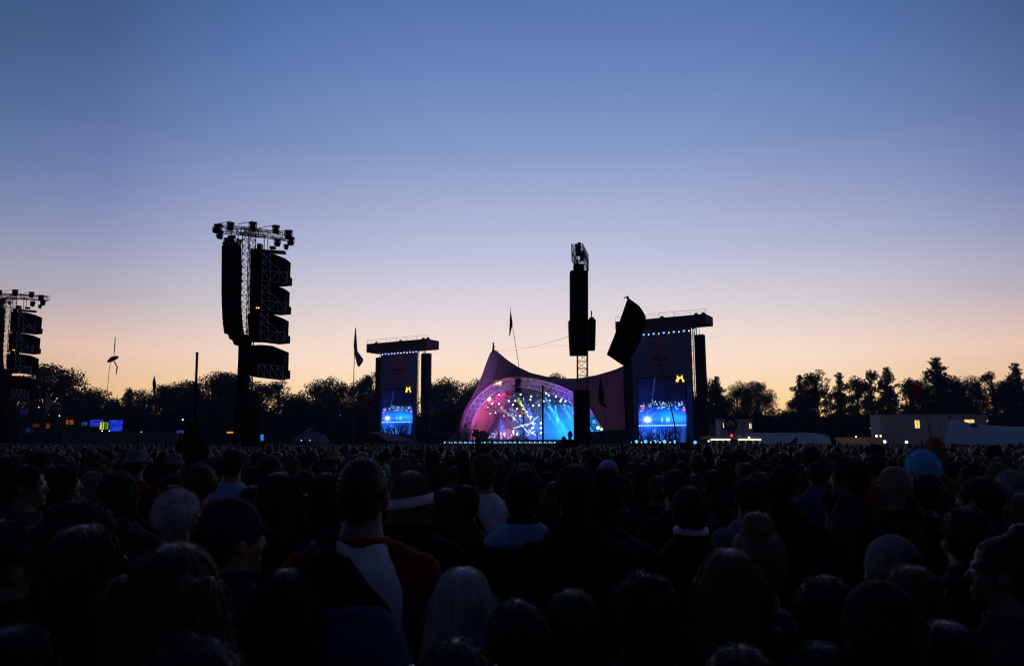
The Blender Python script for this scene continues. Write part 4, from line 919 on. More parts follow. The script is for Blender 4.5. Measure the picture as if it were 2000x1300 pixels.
stall('deep blue lit stall high in the trees beside the far left tower', 28, 44, 798, 808, 125, (.01, .03, .45), .6)
mb = MB(); a = gpt(120, 114); b = gpt(345, 114); mb.prism([a, b, b + Vector((0, 0, ztop(845, 114))), a + Vector((0, 0, ztop(845, 114)))], (0, .5, 0)); o = mb.build('counter_wall', mat('counter_grey', (.07, .07, .10), .7)); tag(o, 'long low grey counter wall below the blue screens', 'wall')
lit_panel('small yellow glowing sign left of the nearer speaker tower base', 443, 461, 842.5, 845.5, 105, noise_img(10, 3, (1.0, .5, .03), .5, 6, 4), .9, 'sign', 'lit_sign')
lit_panel('tiny blue glowing sign right of the thick post', 345, 359, 840, 845, 108, noise_img(8, 4, (.05, .1, .7), .2, 6, 5), .7, 'sign', 'lit_sign')

# ------------------------------------------------------------------ trees
LEAF = mat('leaf_green', (.030, .040, .018), .8, var=.5, scale=.7); BARK = mat('bark', (.045, .035, .028), .9, bump=.4)
def leaf_cloud(rng, blobs, n, size):
    """many small leaf quads spread inside the blobs"""
    C_ = np.array([b[0] for b in blobs]); R_ = np.array([b[1] for b in blobs]); wgt = (R_.prod(1)) ** .8; wgt = wgt / wgt.sum()
    k = rng.choice(len(blobs), n, p=wgt); d = rng.normal(size=(n, 3)); d /= np.linalg.norm(d, axis=1)[:, None]
    r = rng.uniform(0, 1, n) ** .42; r = np.where(rng.uniform(0, 1, n) < .13, r * 1.22, r); P_ = C_[k] + d * r[:, None] * R_[k]
    a = rng.normal(size=(n, 3)); a /= np.linalg.norm(a, axis=1)[:, None]; b = np.cross(a, rng.normal(size=(n, 3))); b /= np.linalg.norm(b, axis=1)[:, None]
    s = size * rng.uniform(.5, 1.25, n)[:, None]; a = a * s; b = b * s * .6
    V = np.stack([P_ - a, P_ - b * .9, P_ + a, P_ + b * .9], 1).reshape(-1, 3); return V, np.arange(4 * n).reshape(-1, 4)
def make_tree(kind, seed):
    rng = np.random.default_rng(seed); t = thing('tree', '-', 'tree'); mb = MB(); blobs = []
    if kind == 'broad':     # unit height 10
        mb.tube([(0, 0, 0), (.1, 0, 2.2), (.05, .1, 4.5), (0, .1, 7.5)], [.32, .26, .18, .05], 8)
        for k in range(60):
            a = rng.uniform(0, 6.28); z = rng.uniform(.9, 8.7); rr = 4.3 * math.sin(math.pi * min(1, (z + 2.2) / 11.8)) ** .8 * rng.uniform(.3, 1.05); c = (rr * math.cos(a), rr * math.sin(a), z); s = rng.uniform(.55, 1.35) * (1 if z < 7.0 else .75)
            blobs.append((c, (s * 1.45, s * 1.45, s * 1.05))); mb.tube([(0, .05, max(1.5, z * .55)), (c[0] * .5, c[1] * .5, z * .82), c], [.11, .06, .02], 5)
    elif kind == 'tall':
        mb.tube([(0, 0, 0), (.1, 0, 3), (0, .1, 6), (0, 0, 9.6)], [.28, .22, .14, .03], 8)
        for k in range(70):
            f = (k / 69) ** .85; z = .6 + 9.0 * f; a = k * 2.4 + rng.uniform(-.5, .5); rr = (2.3 * (1 - f) ** .75 + .05) * rng.choice([.15, .5, .9, 1.15]); s = (.80 * (1 - f) + .24) * rng.uniform(.7, 1.2); c = (rr * math.cos(a), rr * math.sin(a), z)
            blobs.append((c, (s * 1.1, s * 1.1, s * .75))); mb.tube([(0, 0, z - .5), c], [.07, .02], 5)
    else:                   # open birch
        mb.tube([(0, 0, 0), (.1, 0, 3), (-.1, .1, 6), (0, 0, 9.3)], [.2, .16, .1, .02], 8)
        for k in range(60):
            z = rng.uniform(1.2, 9.2); a = rng.uniform(0, 6.28); rr = 2.7 * math.sin(math.pi * min(1, (z + .8) / 10.4)) ** .6 * rng.uniform(.15, 1.1); s = rng.uniform(.3, .8); c = (rr * math.cos(a), rr * math.sin(a), z)
            blobs.append((c, (s, s, s * 1.0))); mb.tube([(0, 0, z - 1.2), (c[0] * .6, c[1] * .6, z - .3), c], [.06, .04, .015], 5)
    mb.build('trunk', BARK, t)
    n = {'broad': 24000, 'tall': 17000, 'birch': 8000}[kind]; V, Fc = leaf_cloud(rng, blobs, n, .125); link('crown', np_mesh('crown', V, Fc), LEAF, t)
    return t
protos = {k: [make_tree(k, s + i * 10) for i in range(2)] for k, s in (('broad', 1), ('tall', 2), ('birch', 3))}
used = set()
def tree(px, top, wpx, kind, Y, label, rng=random.Random(3)):
    ps = protos[kind]; pr = ps[rng.randint(0, 1)]
    if pr.name not in used: used.add(pr.name); o = pr
    else: o = dup(pr)
    p = gpt(px, Y); z = ztop(top, Y) ; o.location = p; sz = z / {'broad': 9.25, 'tall': 9.75, 'birch': 9.3}[kind]; base = {'broad': 8.0, 'tall': 5.0, 'birch': 5.4}[kind]; sx = {'broad': 1.75, 'tall': 1.85, 'birch': 1.65}[kind] * wpx * Y / F / base
    o.scale = (sx, sx, sz); o.rotation_euler = (0, 0, rng.uniform(0, 6.28)); o['label'] = label; o['group'] = 'trees along the edge of the field'
WHERE = [
 (12, 735, 80, 'broad', 150, 'broad dark tree behind the farther speaker tower'), (85, 713, 88, 'broad', 140, 'tall ragged tree beside the farther speaker tower'), (118, 742, 45, 'birch', 150, 'slim loose tree right of the ragged far left tree'), (150, 765, 45, 'broad', 165, 'low round tree left of the parasol totem'),
 (185, 757, 62, 'broad', 165, 'rounded tree behind the parasol totem'), (245, 763, 34, 'birch', 175, 'small thin tree in the gap right of the parasol totem'), (218, 780, 60, 'broad', 175, 'low tree above the left blue screen'), (285, 762, 60, 'broad', 165, 'round tree behind the small dark pennant'), (325, 752, 60, 'broad', 165, 'tree right of the small dark pennant'), (362, 742, 60, 'broad', 165, 'tree behind the thick dark post'),
 (408, 727, 70, 'broad', 160, 'high crown left of the nearer speaker tower mast'), (450, 728, 66, 'broad', 160, 'high crown behind the nearer speaker tower mast'), (505, 752, 50, 'birch', 165, 'thin tree below the hung subwoofers'), (540, 748, 44, 'birch', 170, 'sparse birch right of the lowest subwoofer'), (575, 770, 50, 'broad', 175, 'low tree in the dip right of the nearer speaker tower'),
 (612, 742, 60, 'broad', 165, 'loose tree left of the limp white flag'), (655, 738, 58, 'broad', 180, 'dense tree behind the limp white flag'), (702, 737, 56, 'broad', 190, 'tree touching the left video tower'), (720, 735, 36, 'birch', 190, 'thin tree beside the left speaker column'),
 (850, 748, 44, 'broad', 195, 'dark tree right of the left video tower'), (880, 738, 66, 'broad', 185, 'round tree between left video tower and stage'), (920, 742, 54, 'broad', 190, 'tree behind the left edge of the stage canopy'), (1092, 730, 46, 'birch', 205, 'tree top peeking over the dip of the canopy'),
 (1385, 742, 54, 'broad', 165, 'tree right of the right speaker column'), (1405, 734, 44, 'tall', 165, 'pointed tree right of the right video tower'), (1442, 746, 42, 'broad', 165, 'bushy tree above the small grey cabin'), (1484, 744, 46, 'broad', 165, 'wide tree left of the sky gap'), (1530, 806, 44, 'broad', 180, 'low tree in the sky gap above the marquee'),
 (1568, 731, 44, 'tall', 155, 'pointed dark tree right of the sky gap'), (1600, 731, 54, 'birch', 155, 'airy birch above the white marquee'), (1583, 756, 42, 'broad', 158, 'broad tree under the airy birch'), (1648, 726, 46, 'tall', 155, 'slim pointed tree above the right end of the marquee'), (1680, 742, 44, 'birch', 160, 'open birch right of the slim pointed tree'), (1708, 724, 44, 'birch', 155, 'open birch left of the dense conifer'), (1742, 716, 54, 'tall', 150, 'dense conifer above the left end of the long cabin'),
 (1785, 745, 50, 'birch', 155, 'open tree behind the pink windsock'), (1808, 735, 36, 'broad', 155, 'rounded tree left of the tallest conifer'), (1842, 697, 74, 'tall', 145, 'tallest conifer of the right tree line'), (1862, 735, 46, 'broad', 148, 'broad tree under the tallest conifer'), (1902, 736, 50, 'broad', 155, 'low rounded tree right of the tallest conifer'), (1948, 728, 56, 'birch', 155, 'loose tree near the right edge'), (1975, 742, 40, 'broad', 155, 'small broad tree near the right edge'), (1998, 708, 56, 'tall', 145, 'tall conifer cut by the right edge'),
]
for w_ in WHERE: tree(*w_)
# dense undergrowth below the crowns
rng = np.random.default_rng(9); blobs = []
for px in np.arange(-60, 2070, 7):
    if 870 < px < 1420: Yb = 215
    else: Yb = 178
    tt = 778 + 12 * mnoise.noise(Vector((px * .012, 2, 0))) + rng.uniform(-6, 6)
    if px > 1380: tt += 32
    p = gpt(px, Yb); zt = ztop(tt, Yb)
    for f in (.15, .45, .75): blobs.append(((p.x + rng.uniform(-1, 1), p.y + rng.uniform(-2, 3), zt * f), (2.0, 2.2, zt * .27)))
V, Fc = leaf_cloud(rng, blobs, 70000, .36)
o = link('undergrowth', np_mesh('undergrowth', V, Fc), LEAF); tag(o, 'dense dark undergrowth filling the foot of the tree line', 'undergrowth', kind='stuff')
mb = MB(); zz = []
for px in np.arange(-80, 2090, 20): p = gpt(px, 226); zz.append((p, ztop(812 + 8 * mnoise.noise(Vector((px * .02, 7, 0))), 226)))
mb.grid([[p for p, z in zz], [p + Vector((0, 0, z)) for p, z in zz], [p + Vector((0, 40, z * .9)) for p, z in zz]]); o = mb.build('wooded_rise', mat('far_wood', (.02, .024, .014), .95, var=.6, scale=.4)); tag(o, 'dark wooded rise behind the tree line', 'terrain', kind='structure')
# ------------------------------------------------------------------ people
HAIRC = {'black': (.009, .008, .008), 'dark': (.018, .012, .009), 'brown': (.065, .036, .021), 'ginger': (.13, .035, .014), 'blond': (.16, .11, .06), 'grey': (.22, .22, .22), 'silver': (.42, .41, .40), 'red': (.20, .012, .014), 'blue': (.04, .50, .9)}
CLOC = {'black': (.010, .010, .012), 'charcoal': (.03, .03, .034), 'navy': (.014, .018, .04), 'denim': (.045, .075, .14), 'grey': (.13, .13, .14), 'white': (.62, .63, .66), 'lightblue': (.22, .34, .55), 'red': (.14, .008, .012), 'olive': (.04, .045, .025), 'maroon': (.09, .012, .02), 'floral': (.16, .12, .22), 'slate': (.075, .095, .16), 'tan': (.22, .16, .10), 'green': (.10, .45, .03), 'ochre': (.20, .11, .03), 'orange': (.40, .10, .02)}
def hairm(c): return mat('hair_' + c, HAIRC[c], .45, var=.3, scale=14, spec=.3, sheen=.10)
def clothm(c): return mat('cloth_' + c, CLOC[c], .92, var=.18, scale=9, spec=.15, bump=.15)
SKIN = mat('skin', (.21, .11, .082), .6, var=.08, scale=20, spec=.3)
EYE = mat('eye_white', (.6, .6, .58), .2)

def limb(mb, pts, radii, n=12): mb.tube(pts, radii, n)
def hand_at(mb, wrist, d, side, curl=.25, fist=False):
    """palm, four bent fingers of unequal length and a thumb from the palm's side; d = pointing direction, side = towards thumb"""
    d = Vector(d).normalized(); s = (Vector(side) - d * Vector(side).dot(d)).normalized(); n = d.cross(s)
    w = Vector(wrist); pc = w + d * .05
    rot = Matrix((s, n, d)).transposed()
    mb.ell(pc, (.042, .017, .055), 12, 8, rot)
    for k, (o, L_) in enumerate(((.030, .070), (.010, .078), (-.010, .072), (-.029, .056))):
        a = w + d * .095 + s * o
        if fist: pts = [a, a + d * .022 + n * .018, a + d * .004 + n * .040, a - d * .026 + n * .034]
        else: pts = [a, a + d * L_ * .45 + n * L_ * curl * .25, a + d * L_ * .75 + n * L_ * curl * .7, a + d * L_ * .92 + n * L_ * curl * 1.3]
        mb.tube(pts, [.0095, .009, .0085, .007], 7)
    a = w + d * .025 + s * .036
    mb.tube([a, a + s * .028 + d * .025 + n * .008, a + s * (.030 if not fist else .0) + d * .058 + n * (.014 if not fist else .04)], [.012, .0105, .008], 7)
def arms(pose):
    A_ = {}
    for s in (-1, 1):
        A_[s] = [(.180 * s, -.005, 1.375), (.225 * s, -.02, 1.13), (.235 * s, .06, .885)]
    if pose == 'raise': A_[1] = [(.185, 0, 1.41), (.25, .10, 1.66), (.20, .13, 1.93)]
    if pose == 'phone': A_[1] = [(.185, 0, 1.40), (.24, .20, 1.33), (.12, .34, 1.58)]; A_[-1] = [(-.185, 0, 1.40), (-.24, .20, 1.32), (-.02, .34, 1.55)]
    if pose == 'folded':
        for s in (-1, 1): A_[s] = [(.185 * s, 0, 1.40), (.235 * s, .03, 1.13), (-.04 * s, .19, 1.16)]
    if pose == 'sit': 
        for s in (-1, 1): A_[s] = [(.185 * s, 0, 1.40), (.23 * s, .10, 1.17), (.10 * s, .28, 1.05)]
    return A_
def legs(pose):
    if pose == 'sit': return {s: [(.09 * s, .0, .93), (.13 * s, .36, .90), (.12 * s, .40, .46)] for s in (-1, 1)}
    return {s: [(.09 * s, 0, .92), (.10 * s, .015, .50), (.105 * s, -.01, .09)] for s in (-1, 1)}
def torso(mb, g, inf=0.0, z0=.84, z1=1.60):
    k = 1.0 if g == 'm' else .90
    R_ = [(.84, 0, .15, .105), (.95, 0, .165 + (0 if g == 'm' else .012), .11), (1.05, 0, .150 if g == 'm' else .142, .10), (1.15, 0, .148 if g == 'm' else .132, .098), (1.28, 0, .165, .11 if g == 'm' else .118), (1.37, -.004, .180, .105), (1.425, -.012, .158, .088), (1.465, -.018, .106, .072), (1.50, -.018, .074 if g == 'm' else .062, .066), (1.55, -.010, .064 if g == 'm' else .052, .062), (1.60, -.005, .060 if g == 'm' else .05, .060)]
    R_ = [(z, y, rx * (k if 1.1 < z < 1.48 else 1) + inf, ry + inf) for z, y, rx, ry in R_ if z0 <= z <= z1]
    mb.loft(R_, 24)
def head_shapes(mb):
    mb.ell((0, -.012, 1.652), (.074, .094, .098), 24, 16); mb.ell((0, .028, 1.590), (.055, .060, .062), 20, 12); mb.ell((0, .044, 1.622), (.057, .048, .075), 20, 12)
    mb.tube([(0, .086, 1.642), (0, .101, 1.620), (0, .106, 1.604)], [.009, .013, .015], 10)
    for s in (-1, 1):
        mb.ell((.077 * s, -.004, 1.625), (.011, .021, .032), 10, 8, Matrix.Rotation(rad(18 * s), 3, 'Z')); mb.ell((.030 * s, .080, 1.660), (.024, .014, .009), 10, 6); mb.ell((.042 * s, .064, 1.610), (.020, .02, .022), 10, 8)
    mb.ell((0, .090, 1.573), (.025, .010, .006), 12, 6); mb.ell((0, .088, 1.564), (.022, .011, .007), 12, 6); mb.ell((0, .080, 1.540), (.022, .020, .017), 12, 8)
def build_body(g, pose):
    mb = MB(); torso(mb, g); head_shapes(mb); A_ = arms(pose); L_ = legs(pose); q = 1 if g == 'm' else .86
    for s in (-1, 1):
        p = A_[s]; limb(mb, [p[0], Vector(p[0]).lerp(Vector(p[1]), .5), p[1], Vector(p[1]).lerp(Vector(p[2]), .35), p[2]], [.055 * q, .049 * q, .040 * q, .041 * q, .027 * q]); mb.ell(p[0], (.058 * q,) * 3, 12, 8)
        d = Vector(p[2]) - Vector(p[1]); hand_at(mb, p[2], d, (0, 1, 0) if pose not in ('raise', 'phone') else (-s, 0, .1), .35, fist=(pose in ('raise',) and s == 1))
        l = L_[s]; limb(mb, [l[0], Vector(l[0]).lerp(Vector(l[1]), .5), l[1], Vector(l[1]).lerp(Vector(l[2]), .3), l[2]], [.088, .075, .055, .056, .038])
        f = Vector(l[2]); mb.ell(f + Vector((0, .055, -.05)), (.046, .125, .038), 12, 8); mb.ell(f + Vector((0, -.02, -.02)), (.04, .05, .05), 10, 8)
    return mb.remesh('body', .0085, 5, .5)
def build_eyes():
    mb = MB()
    for s in (-1, 1): mb.ell((.030 * s, .0775, 1.640), (.0125, .0115, .0095), 10, 8)
    return mb.mesh('eyes', smooth=True)
def wrinkle(me, amp, fr, seed):
    n = len(me.vertices); co = np.empty(n * 3, np.float32); no = np.empty(n * 3, np.float32); me.vertices.foreach_get('co', co); me.vertices.foreach_get('normal', no); co = co.reshape(-1, 3); no = no.reshape(-1, 3)
    d = np.sin(co[:, 2] * fr + np.sin(co[:, 0] * fr * .8 + seed) * 1.7 + co[:, 1] * fr * .5) + .6 * np.sin(co[:, 0] * fr * 1.5 + co[:, 2] * fr * .6 + seed * 2)
    co += no * (d * amp)[:, None]; me.vertices.foreach_set('co', co.ravel()); me.update(); return me
def build_top(g, pose, kind):
    mb = MB(); torso(mb, g, .020 if kind == 'tee' else .030, .84, 1.50); A_ = arms(pose); q = 1 if g == 'm' else .88
    for s in (-1, 1):
        p = [Vector(v) for v in A_[s]]; mb.ell(p[0], (.072 * q,) * 3, 12, 8)
        if kind == 'tee': e = p[0].lerp(p[1], .72); limb(mb, [p[0], p[0].lerp(e, .5), e], [.071 * q, .070 * q, .066 * q])
        else: limb(mb, [p[0], p[0].lerp(p[1], .5), p[1], p[1].lerp(p[2], .5), p[1].lerp(p[2], .96)], [.075 * q, .072 * q, .062 * q, .054 * q, .042 * q])
    if kind == 'hood': mb.ell((0, -.095, 1.475), (.125, .060, .075), 16, 10); mb.ell((0, -.085, 1.53), (.085, .035, .05), 14, 8)
    if kind == 'coat': mb.loft([(1.47, -.02, .088, .085), (1.51, -.018, .082, .080), (1.55, -.012, .080, .078)], 20)
    if pose == 'sit': pass
    else: mb.loft([(.78, 0, .178, .128), (.86, 0, .180, .128)], 24)
    return wrinkle(mb.remesh('top', .0125, 4), .0028, 34, len(kind))
def build_trousers(pose):
    mb = MB(); mb.loft([(.80, 0, .165, .115), (.97, 0, .170, .118), (1.0, 0, .168, .116)], 20); L_ = legs(pose)
    for s in (-1, 1): l = [Vector(v) for v in L_[s]]; limb(mb, [l[0], l[0].lerp(l[1], .5), l[1], l[1].lerp(l[2], .5), l[1].lerp(l[2], .96)], [.100, .090, .074, .070, .062])
    return wrinkle(mb.remesh('trousers', .016, 4), .003, 30, 2)
def strands(base, n, length, flow, lift, curl, seed, width=.0011, ymax=None, K=7, grav=.1, rnd=.22, push=False):
    """fine hair strands grown over a base shape"""
    rng = np.random.default_rng(seed); base.calc_loop_triangles(); nv = len(base.vertices); co = np.empty(nv * 3, np.float32); base.vertices.foreach_get('co', co); co = co.reshape(-1, 3)
    t = np.empty(len(base.loop_triangles) * 3, np.int32); base.loop_triangles.foreach_get('vertices', t); t = t.reshape(-1, 3); a, b, c = co[t[:, 0]], co[t[:, 1]], co[t[:, 2]]
    nr = np.cross(b - a, c - a); ar = np.linalg.norm(nr, axis=1); k = rng.choice(len(t), n, p=ar / ar.sum()); nr = nr / np.maximum(ar, 1e-12)[:, None]
    u = rng.uniform(0, 1, (n, 2)); sw = u.sum(1) > 1; u[sw] = 1 - u[sw]; p = a[k] + (b - a)[k] * u[:, :1] + (c - a)[k] * u[:, 1:]; nn = nr[k]
    if ymax is not None: keep = p[:, 1] < ymax; p = p[keep]; nn = nn[keep]
    n = len(p); down = np.tile([0, 0, -1.0], (n, 1)); ap = np.stack([p[:, 0], p[:, 1] + .03, np.zeros(n)], 1); ap /= np.maximum(np.linalg.norm(ap, axis=1), 1e-6)[:, None]
    tg = down * .75 + ap * .7; tg = tg - nn * (tg * nn).sum(1)[:, None]; tg /= np.maximum(np.linalg.norm(tg, axis=1), 1e-6)[:, None]
    d = tg * flow + nn * lift + rng.normal(0, rnd, (n, 3)); d /= np.linalg.norm(d, axis=1)[:, None]; ph = rng.uniform(0, 6.28, n); L_ = length * rng.uniform(.45, 1.15, n)
    P_ = np.empty((n, K, 3)); q = p + nn * rng.uniform(-.003, .004, n)[:, None]; EC = np.array(CAPE[0]); ER = np.array(CAPE[1]) * 1.05
    for i in range(K):
        P_[:, i] = q; st = (L_ / (K - 1))[:, None]; w = curl * np.stack([np.cos(ph + i * 1.9), np.sin(ph + i * 1.9), np.cos(ph * 2 + i * 1.3)], 1); d = d + down * grav; d /= np.linalg.norm(d, axis=1)[:, None]; dd = d + w; dd /= np.linalg.norm(dd, axis=1)[:, None]; q = q + dd * st
        if push: e = (q - EC) / ER; l = np.linalg.norm(e, axis=1); ins = (l < 1) & (q[:, 2] > 1.63); q[ins] = (EC + e / l[:, None] * ER * (1 + .03 * np.sin(ph))[:, None])[ins]
    sd = np.cross(d, rng.normal(size=(n, 3))); sd /= np.linalg.norm(sd, axis=1)[:, None]
    wd = width * np.linspace(1, .35, K); V = np.concatenate([P_ - sd[:, None] * wd[None, :, None], P_ + sd[:, None] * wd[None, :, None]], 1)   # n,2K,3
    idx = np.arange(n)[:, None] * 2 * K; i = np.arange(K - 1)[None, :]; Fq = np.stack([idx + i, idx + i + 1, idx + K + i + 1, idx + K + i], 2).reshape(-1, 4)
    return V.reshape(-1, 3), Fq
def merge(base, V, Fq, name):
    nv = len(base.vertices); co = np.empty(nv * 3, np.float32); base.vertices.foreach_get('co', co); fs = [tuple(p.vertices) for p in base.polygons]
    q = [f if len(f) == 4 else (f[0], f[1], f[2], f[2]) for f in fs]; q4 = np.array([f for f in fs if len(f) == 4], np.int32)
    me = np_mesh(name, np.concatenate([co.reshape(-1, 3), V]), np.concatenate([q4, Fq + nv]), smooth=True); return me
CAPE = ((0, -.022, 1.668), (.084, .101, .096))
def hair_shape(style, seed):
    rng = random.Random(seed); mb = MB()
    c, r = CAPE
    if style in ('short', 'tousled', 'buzz', 'bun', 'long', 'wavy', 'bob', 'curly', 'afro', 'tail'):
        k = .985 if style == 'buzz' else 1.0
        mb.ell(c, [v * k for v in r], 24, 16); mb.ell((0, -.052, 1.615), (.068, .056, .068), 18, 12)
    if style == 'tousled':
        for i in range(26): a = rng.uniform(0, 6.28); z = rng.uniform(.25, 1); q = math.sqrt(1 - z * z); mb.ell((c[0] + r[0] * q * math.cos(a), c[1] + r[1] * q * math.sin(a) * .95, c[2] + r[2] * z), (.022, .022, .018), 8, 6)
    if style in ('long', 'wavy'):
        wv = 1.0 if style == 'long' else 1.16
        mb.loft([(1.70, -.03, .082, .088), (1.63, -.045, .088 * wv, .080), (1.55, -.065, .094 * wv, .066), (1.45, -.085, .104 * wv, .055), (1.34, -.098, .104 * wv, .045), (1.26, -.10, .085 * wv, .034), (1.22, -.10, .05, .02)], 24)
        for s in (-1, 1): mb.tube([(.076 * s, .0, 1.68), (.088 * s, .02, 1.58), (.098 * s, .0, 1.46), (.105 * s, -.03, 1.36)], [.022, .028, .030, .018], 8)
        if style == 'wavy':
            for i in range(46): a = rng.uniform(3.3, 6.1); z = rng.uniform(1.28, 1.70); mb.ell((.098 * math.cos(a), -.04 + .065 * math.sin(a), z), (.026, .022, .03), 8, 6)
    if style == 'bob':
        mb.loft([(1.70, -.03, .086, .088), (1.62, -.035, .096, .085), (1.55, -.045, .100, .075), (1.50, -.05, .092, .062), (1.485, -.05, .07, .05)], 24)
    if style in ('curly', 'afro'):
        R_ = .03 if style == 'curly' else .05
        for i in range(110):
            a = rng.uniform(0, 6.28); z = rng.uniform(-.55, 1); q = math.sqrt(max(0, 1 - z * z)); y = c[1] + r[1] * q * math.sin(a) - .008
            if y > .045 and z < .55: continue
            mb.ell((c[0] + (r[0] + R_ * .4) * q * math.cos(a), y, c[2] + (r[2] + R_ * .25) * z), (R_ * rng.uniform(.8, 1.1),) * 3, 8, 6)
    if style == 'bun': mb.ell((0, -.075, 1.765), (.050, .048, .044), 14, 10)
    if style == 'tail': mb.ell((0, -.118, 1.68), (.024, .026, .024), 10, 8); mb.tube([(0, -.12, 1.69), (0, -.16, 1.62), (0, -.155, 1.50), (0, -.13, 1.38)], [.022, .034, .030, .010], 10)
    base = mb.remesh('hair', .010, 3); nv = len(base.vertices); co = np.empty(nv * 3, np.float32); no = np.empty(nv * 3, np.float32); base.vertices.foreach_get('co', co); base.vertices.foreach_get('normal', no); co = co.reshape(-1, 3); no = no.reshape(-1, 3)
    a_ = np.arctan2(co[:, 0], -co[:, 1]); lk = np.sin(a_ * 9 + seed + 2 * np.sin(co[:, 2] * 14 + seed)) * .5 + np.sin(a_ * 17 + 3 * np.sin(co[:, 2] * 21)) * .35 + np.sin(co[:, 2] * 60 + a_ * 5) * .25
    co += no * (lk * (.0026 if style in ('long', 'wavy', 'bob', 'tail') else .0025 if style != 'buzz' else .0008))[:, None]; base.vertices.foreach_set('co', co.ravel()); base.update()
    P_ = {'short': (6500, .022, 1.0, .28, .05, .1, .25), 'buzz': (5200, .009, .5, .8, .05, .1, .3), 'tousled': (6500, .032, .8, .5, .2, .1, .3), 'long': (11000, .11, 1.0, .11, .03, .45, .16), 'wavy': (11000, .075, 1.0, .20, .22, .35, .22), 'bob': (8000, .06, 1.0, .11, .04, .42, .16), 'curly': (6500, .028, .4, .7, .8, .1, .3), 'afro': (4600, .04, .1, 1.0, .6, .05, .3), 'bun': (5500, .026, .9, .2, .15, .2, .22), 'tail': (5500, .035, 1.0, .12, .1, .3, .15)}[style]
    V, Fq = strands(base, *P_[:5], seed, ymax=.062, grav=P_[5], rnd=P_[6], push=style in ('long', 'wavy', 'bob', 'tail'))
    return merge(base, V, Fq, 'hair')
def hat_shape(style):
    mb = MB()
    if style == 'beanie': mb.ell((0, -.016, 1.672), (.088, .106, .104), 24, 16); mb.loft([(1.635, -.018, .086, .104), (1.645, -.018, .093, .111), (1.675, -.018, .092, .110), (1.684, -.018, .085, .103)], 28)
    elif style == 'cap': mb.ell((0, -.014, 1.672), (.087, .104, .096), 24, 16); mb.loft([(1.640, -.014, .086, .102), (1.665, -.014, .088, .104)], 28); mb.ell((0, .082, 1.668), (.066, .058, .008), 20, 6, Matrix.Rotation(rad(-20), 3, 'X')); mb.ell((0, -.014, 1.768), (.008, .008, .006), 8, 5)
    elif style == 'capback': mb.ell((0, -.014, 1.672), (.087, .104, .096), 24, 16); mb.loft([(1.640, -.014, .086, .102), (1.665, -.014, .088, .104)], 28); mb.ell((0, -.145, 1.655), (.070, .065, .008), 20, 6, Matrix.Rotation(rad(14), 3, 'X'))
    elif style == 'fedora': mb.loft([(1.685, -.014, .088, .106), (1.72, -.014, .087, .104), (1.765, -.014, .078, .094), (1.785, -.014, .060, .072), (1.778, -.014, .02, .03)], 28); mb.loft([(1.668, -.014, .120, .142), (1.676, -.014, .124, .146), (1.692, -.014, .10, .12)], 32)
    elif style == 'bucket': mb.loft([(1.69, -.014, .088, .106), (1.74, -.014, .085, .102), (1.775, -.014, .072, .09), (1.782, -.014, .05, .06)], 28); mb.loft([(1.640, -.014, .128, .145), (1.648, -.014, .126, .143), (1.70, -.014, .088, .106)], 32)
    elif style == 'tall': mb.loft([(1.62, -.012, .098, .112), (1.70, -.012, .104, .116), (1.80, -.012, .104, .114), (1.86, -.012, .096, .104), (1.905, -.012, .072, .078), (1.925, -.012, .035, .04), (1.93, -.012, .01, .01)], 28)
    return mb.remesh('hat', .007, 3)
def headband(): mb = MB(); mb.loft([(1.600, -.030, .098, .112), (1.600, -.030, .112, .126), (1.645, -.026, .110, .124), (1.645, -.026, .096, .110)], 36); mb.v = [Vector((v.x, v.y, v.z + v.x * .16)) for v in mb.v]; return mb.mesh('headband', smooth=True)
CACHE = {}
def part(key, fn):
    if key not in CACHE: CACHE[key] = fn()
    return CACHE[key]
def child(parent, name, me, m):
    key = ('mesh', me.name, m.name)                 # one mesh per shape and material, shared by everyone who wears it
    if key not in CACHE:
        c = me if not (me.materials and me.materials[0]) else me.copy()
        c.materials.clear(); c.materials.append(m); CACHE[key] = c; CACHE[('mesh', c.name, m.name)] = c
    o = bpy.data.objects.new(name, CACHE[key]); COL.objects.link(o); o.parent = parent
    return o
def person(label, loc, H, yaw, g, pose, style, hc, top, tc, group=None, bottom='charcoal', hat=None, hatc=None, tilt=0, extra=None, detail=True, variant=0):
    t = thing('person', label, 'person', loc, group, rz=yaw); s = H / 1.752; t.scale = (s, s, s)
    b = part(('body', g, pose), lambda: build_body(g, pose)); child(t, 'body', b, SKIN)
    if detail: child(t, 'eyes', slot(part('eyes', build_eyes)), EYE)
    child(t, 'trousers', part(('tr', pose), lambda: build_trousers(pose)), clothm(bottom))
    child(t, 'top', part(('top', g, pose, top), lambda: build_top(g, pose, top)), clothm(tc))
    if style != 'bald': child(t, 'hair', slot(part(('hair', style, variant), lambda: hair_shape(style, 5 + variant * 7))), hairm(hc))
    if hat == 'headband': child(t, 'headband', slot(part('headband', headband)), clothm(hatc))
    elif hat: child(t, 'hat', part(('hat', hat), lambda: hat_shape(hat)), clothm(hatc))
    return t
def slot(me):
    if not me.materials: me.materials.append(None)
    return me
HEADW = {'short': .182, 'buzz': .170, 'tousled': .20, 'long': .222, 'wavy': .26, 'bob': .21, 'curly': .235, 'afro': .28, 'bun': .185, 'tail': .185, 'bald': .158}
HEADT = {'short': .016, 'buzz': .008, 'tousled': .034, 'long': .018, 'wavy': .03, 'bob': .02, 'curly': .045, 'afro': .075, 'bun': .056, 'tail': .018, 'bald': 0}
HATW = {'beanie': .192, 'cap': .185, 'capback': .185, 'fedora': .20, 'bucket': .24, 'tall': .22}; HATT = {'beanie': .026, 'cap': .022, 'capback': .022, 'fedora': .040, 'bucket': .035, 'tall': .182}
BOXES = []
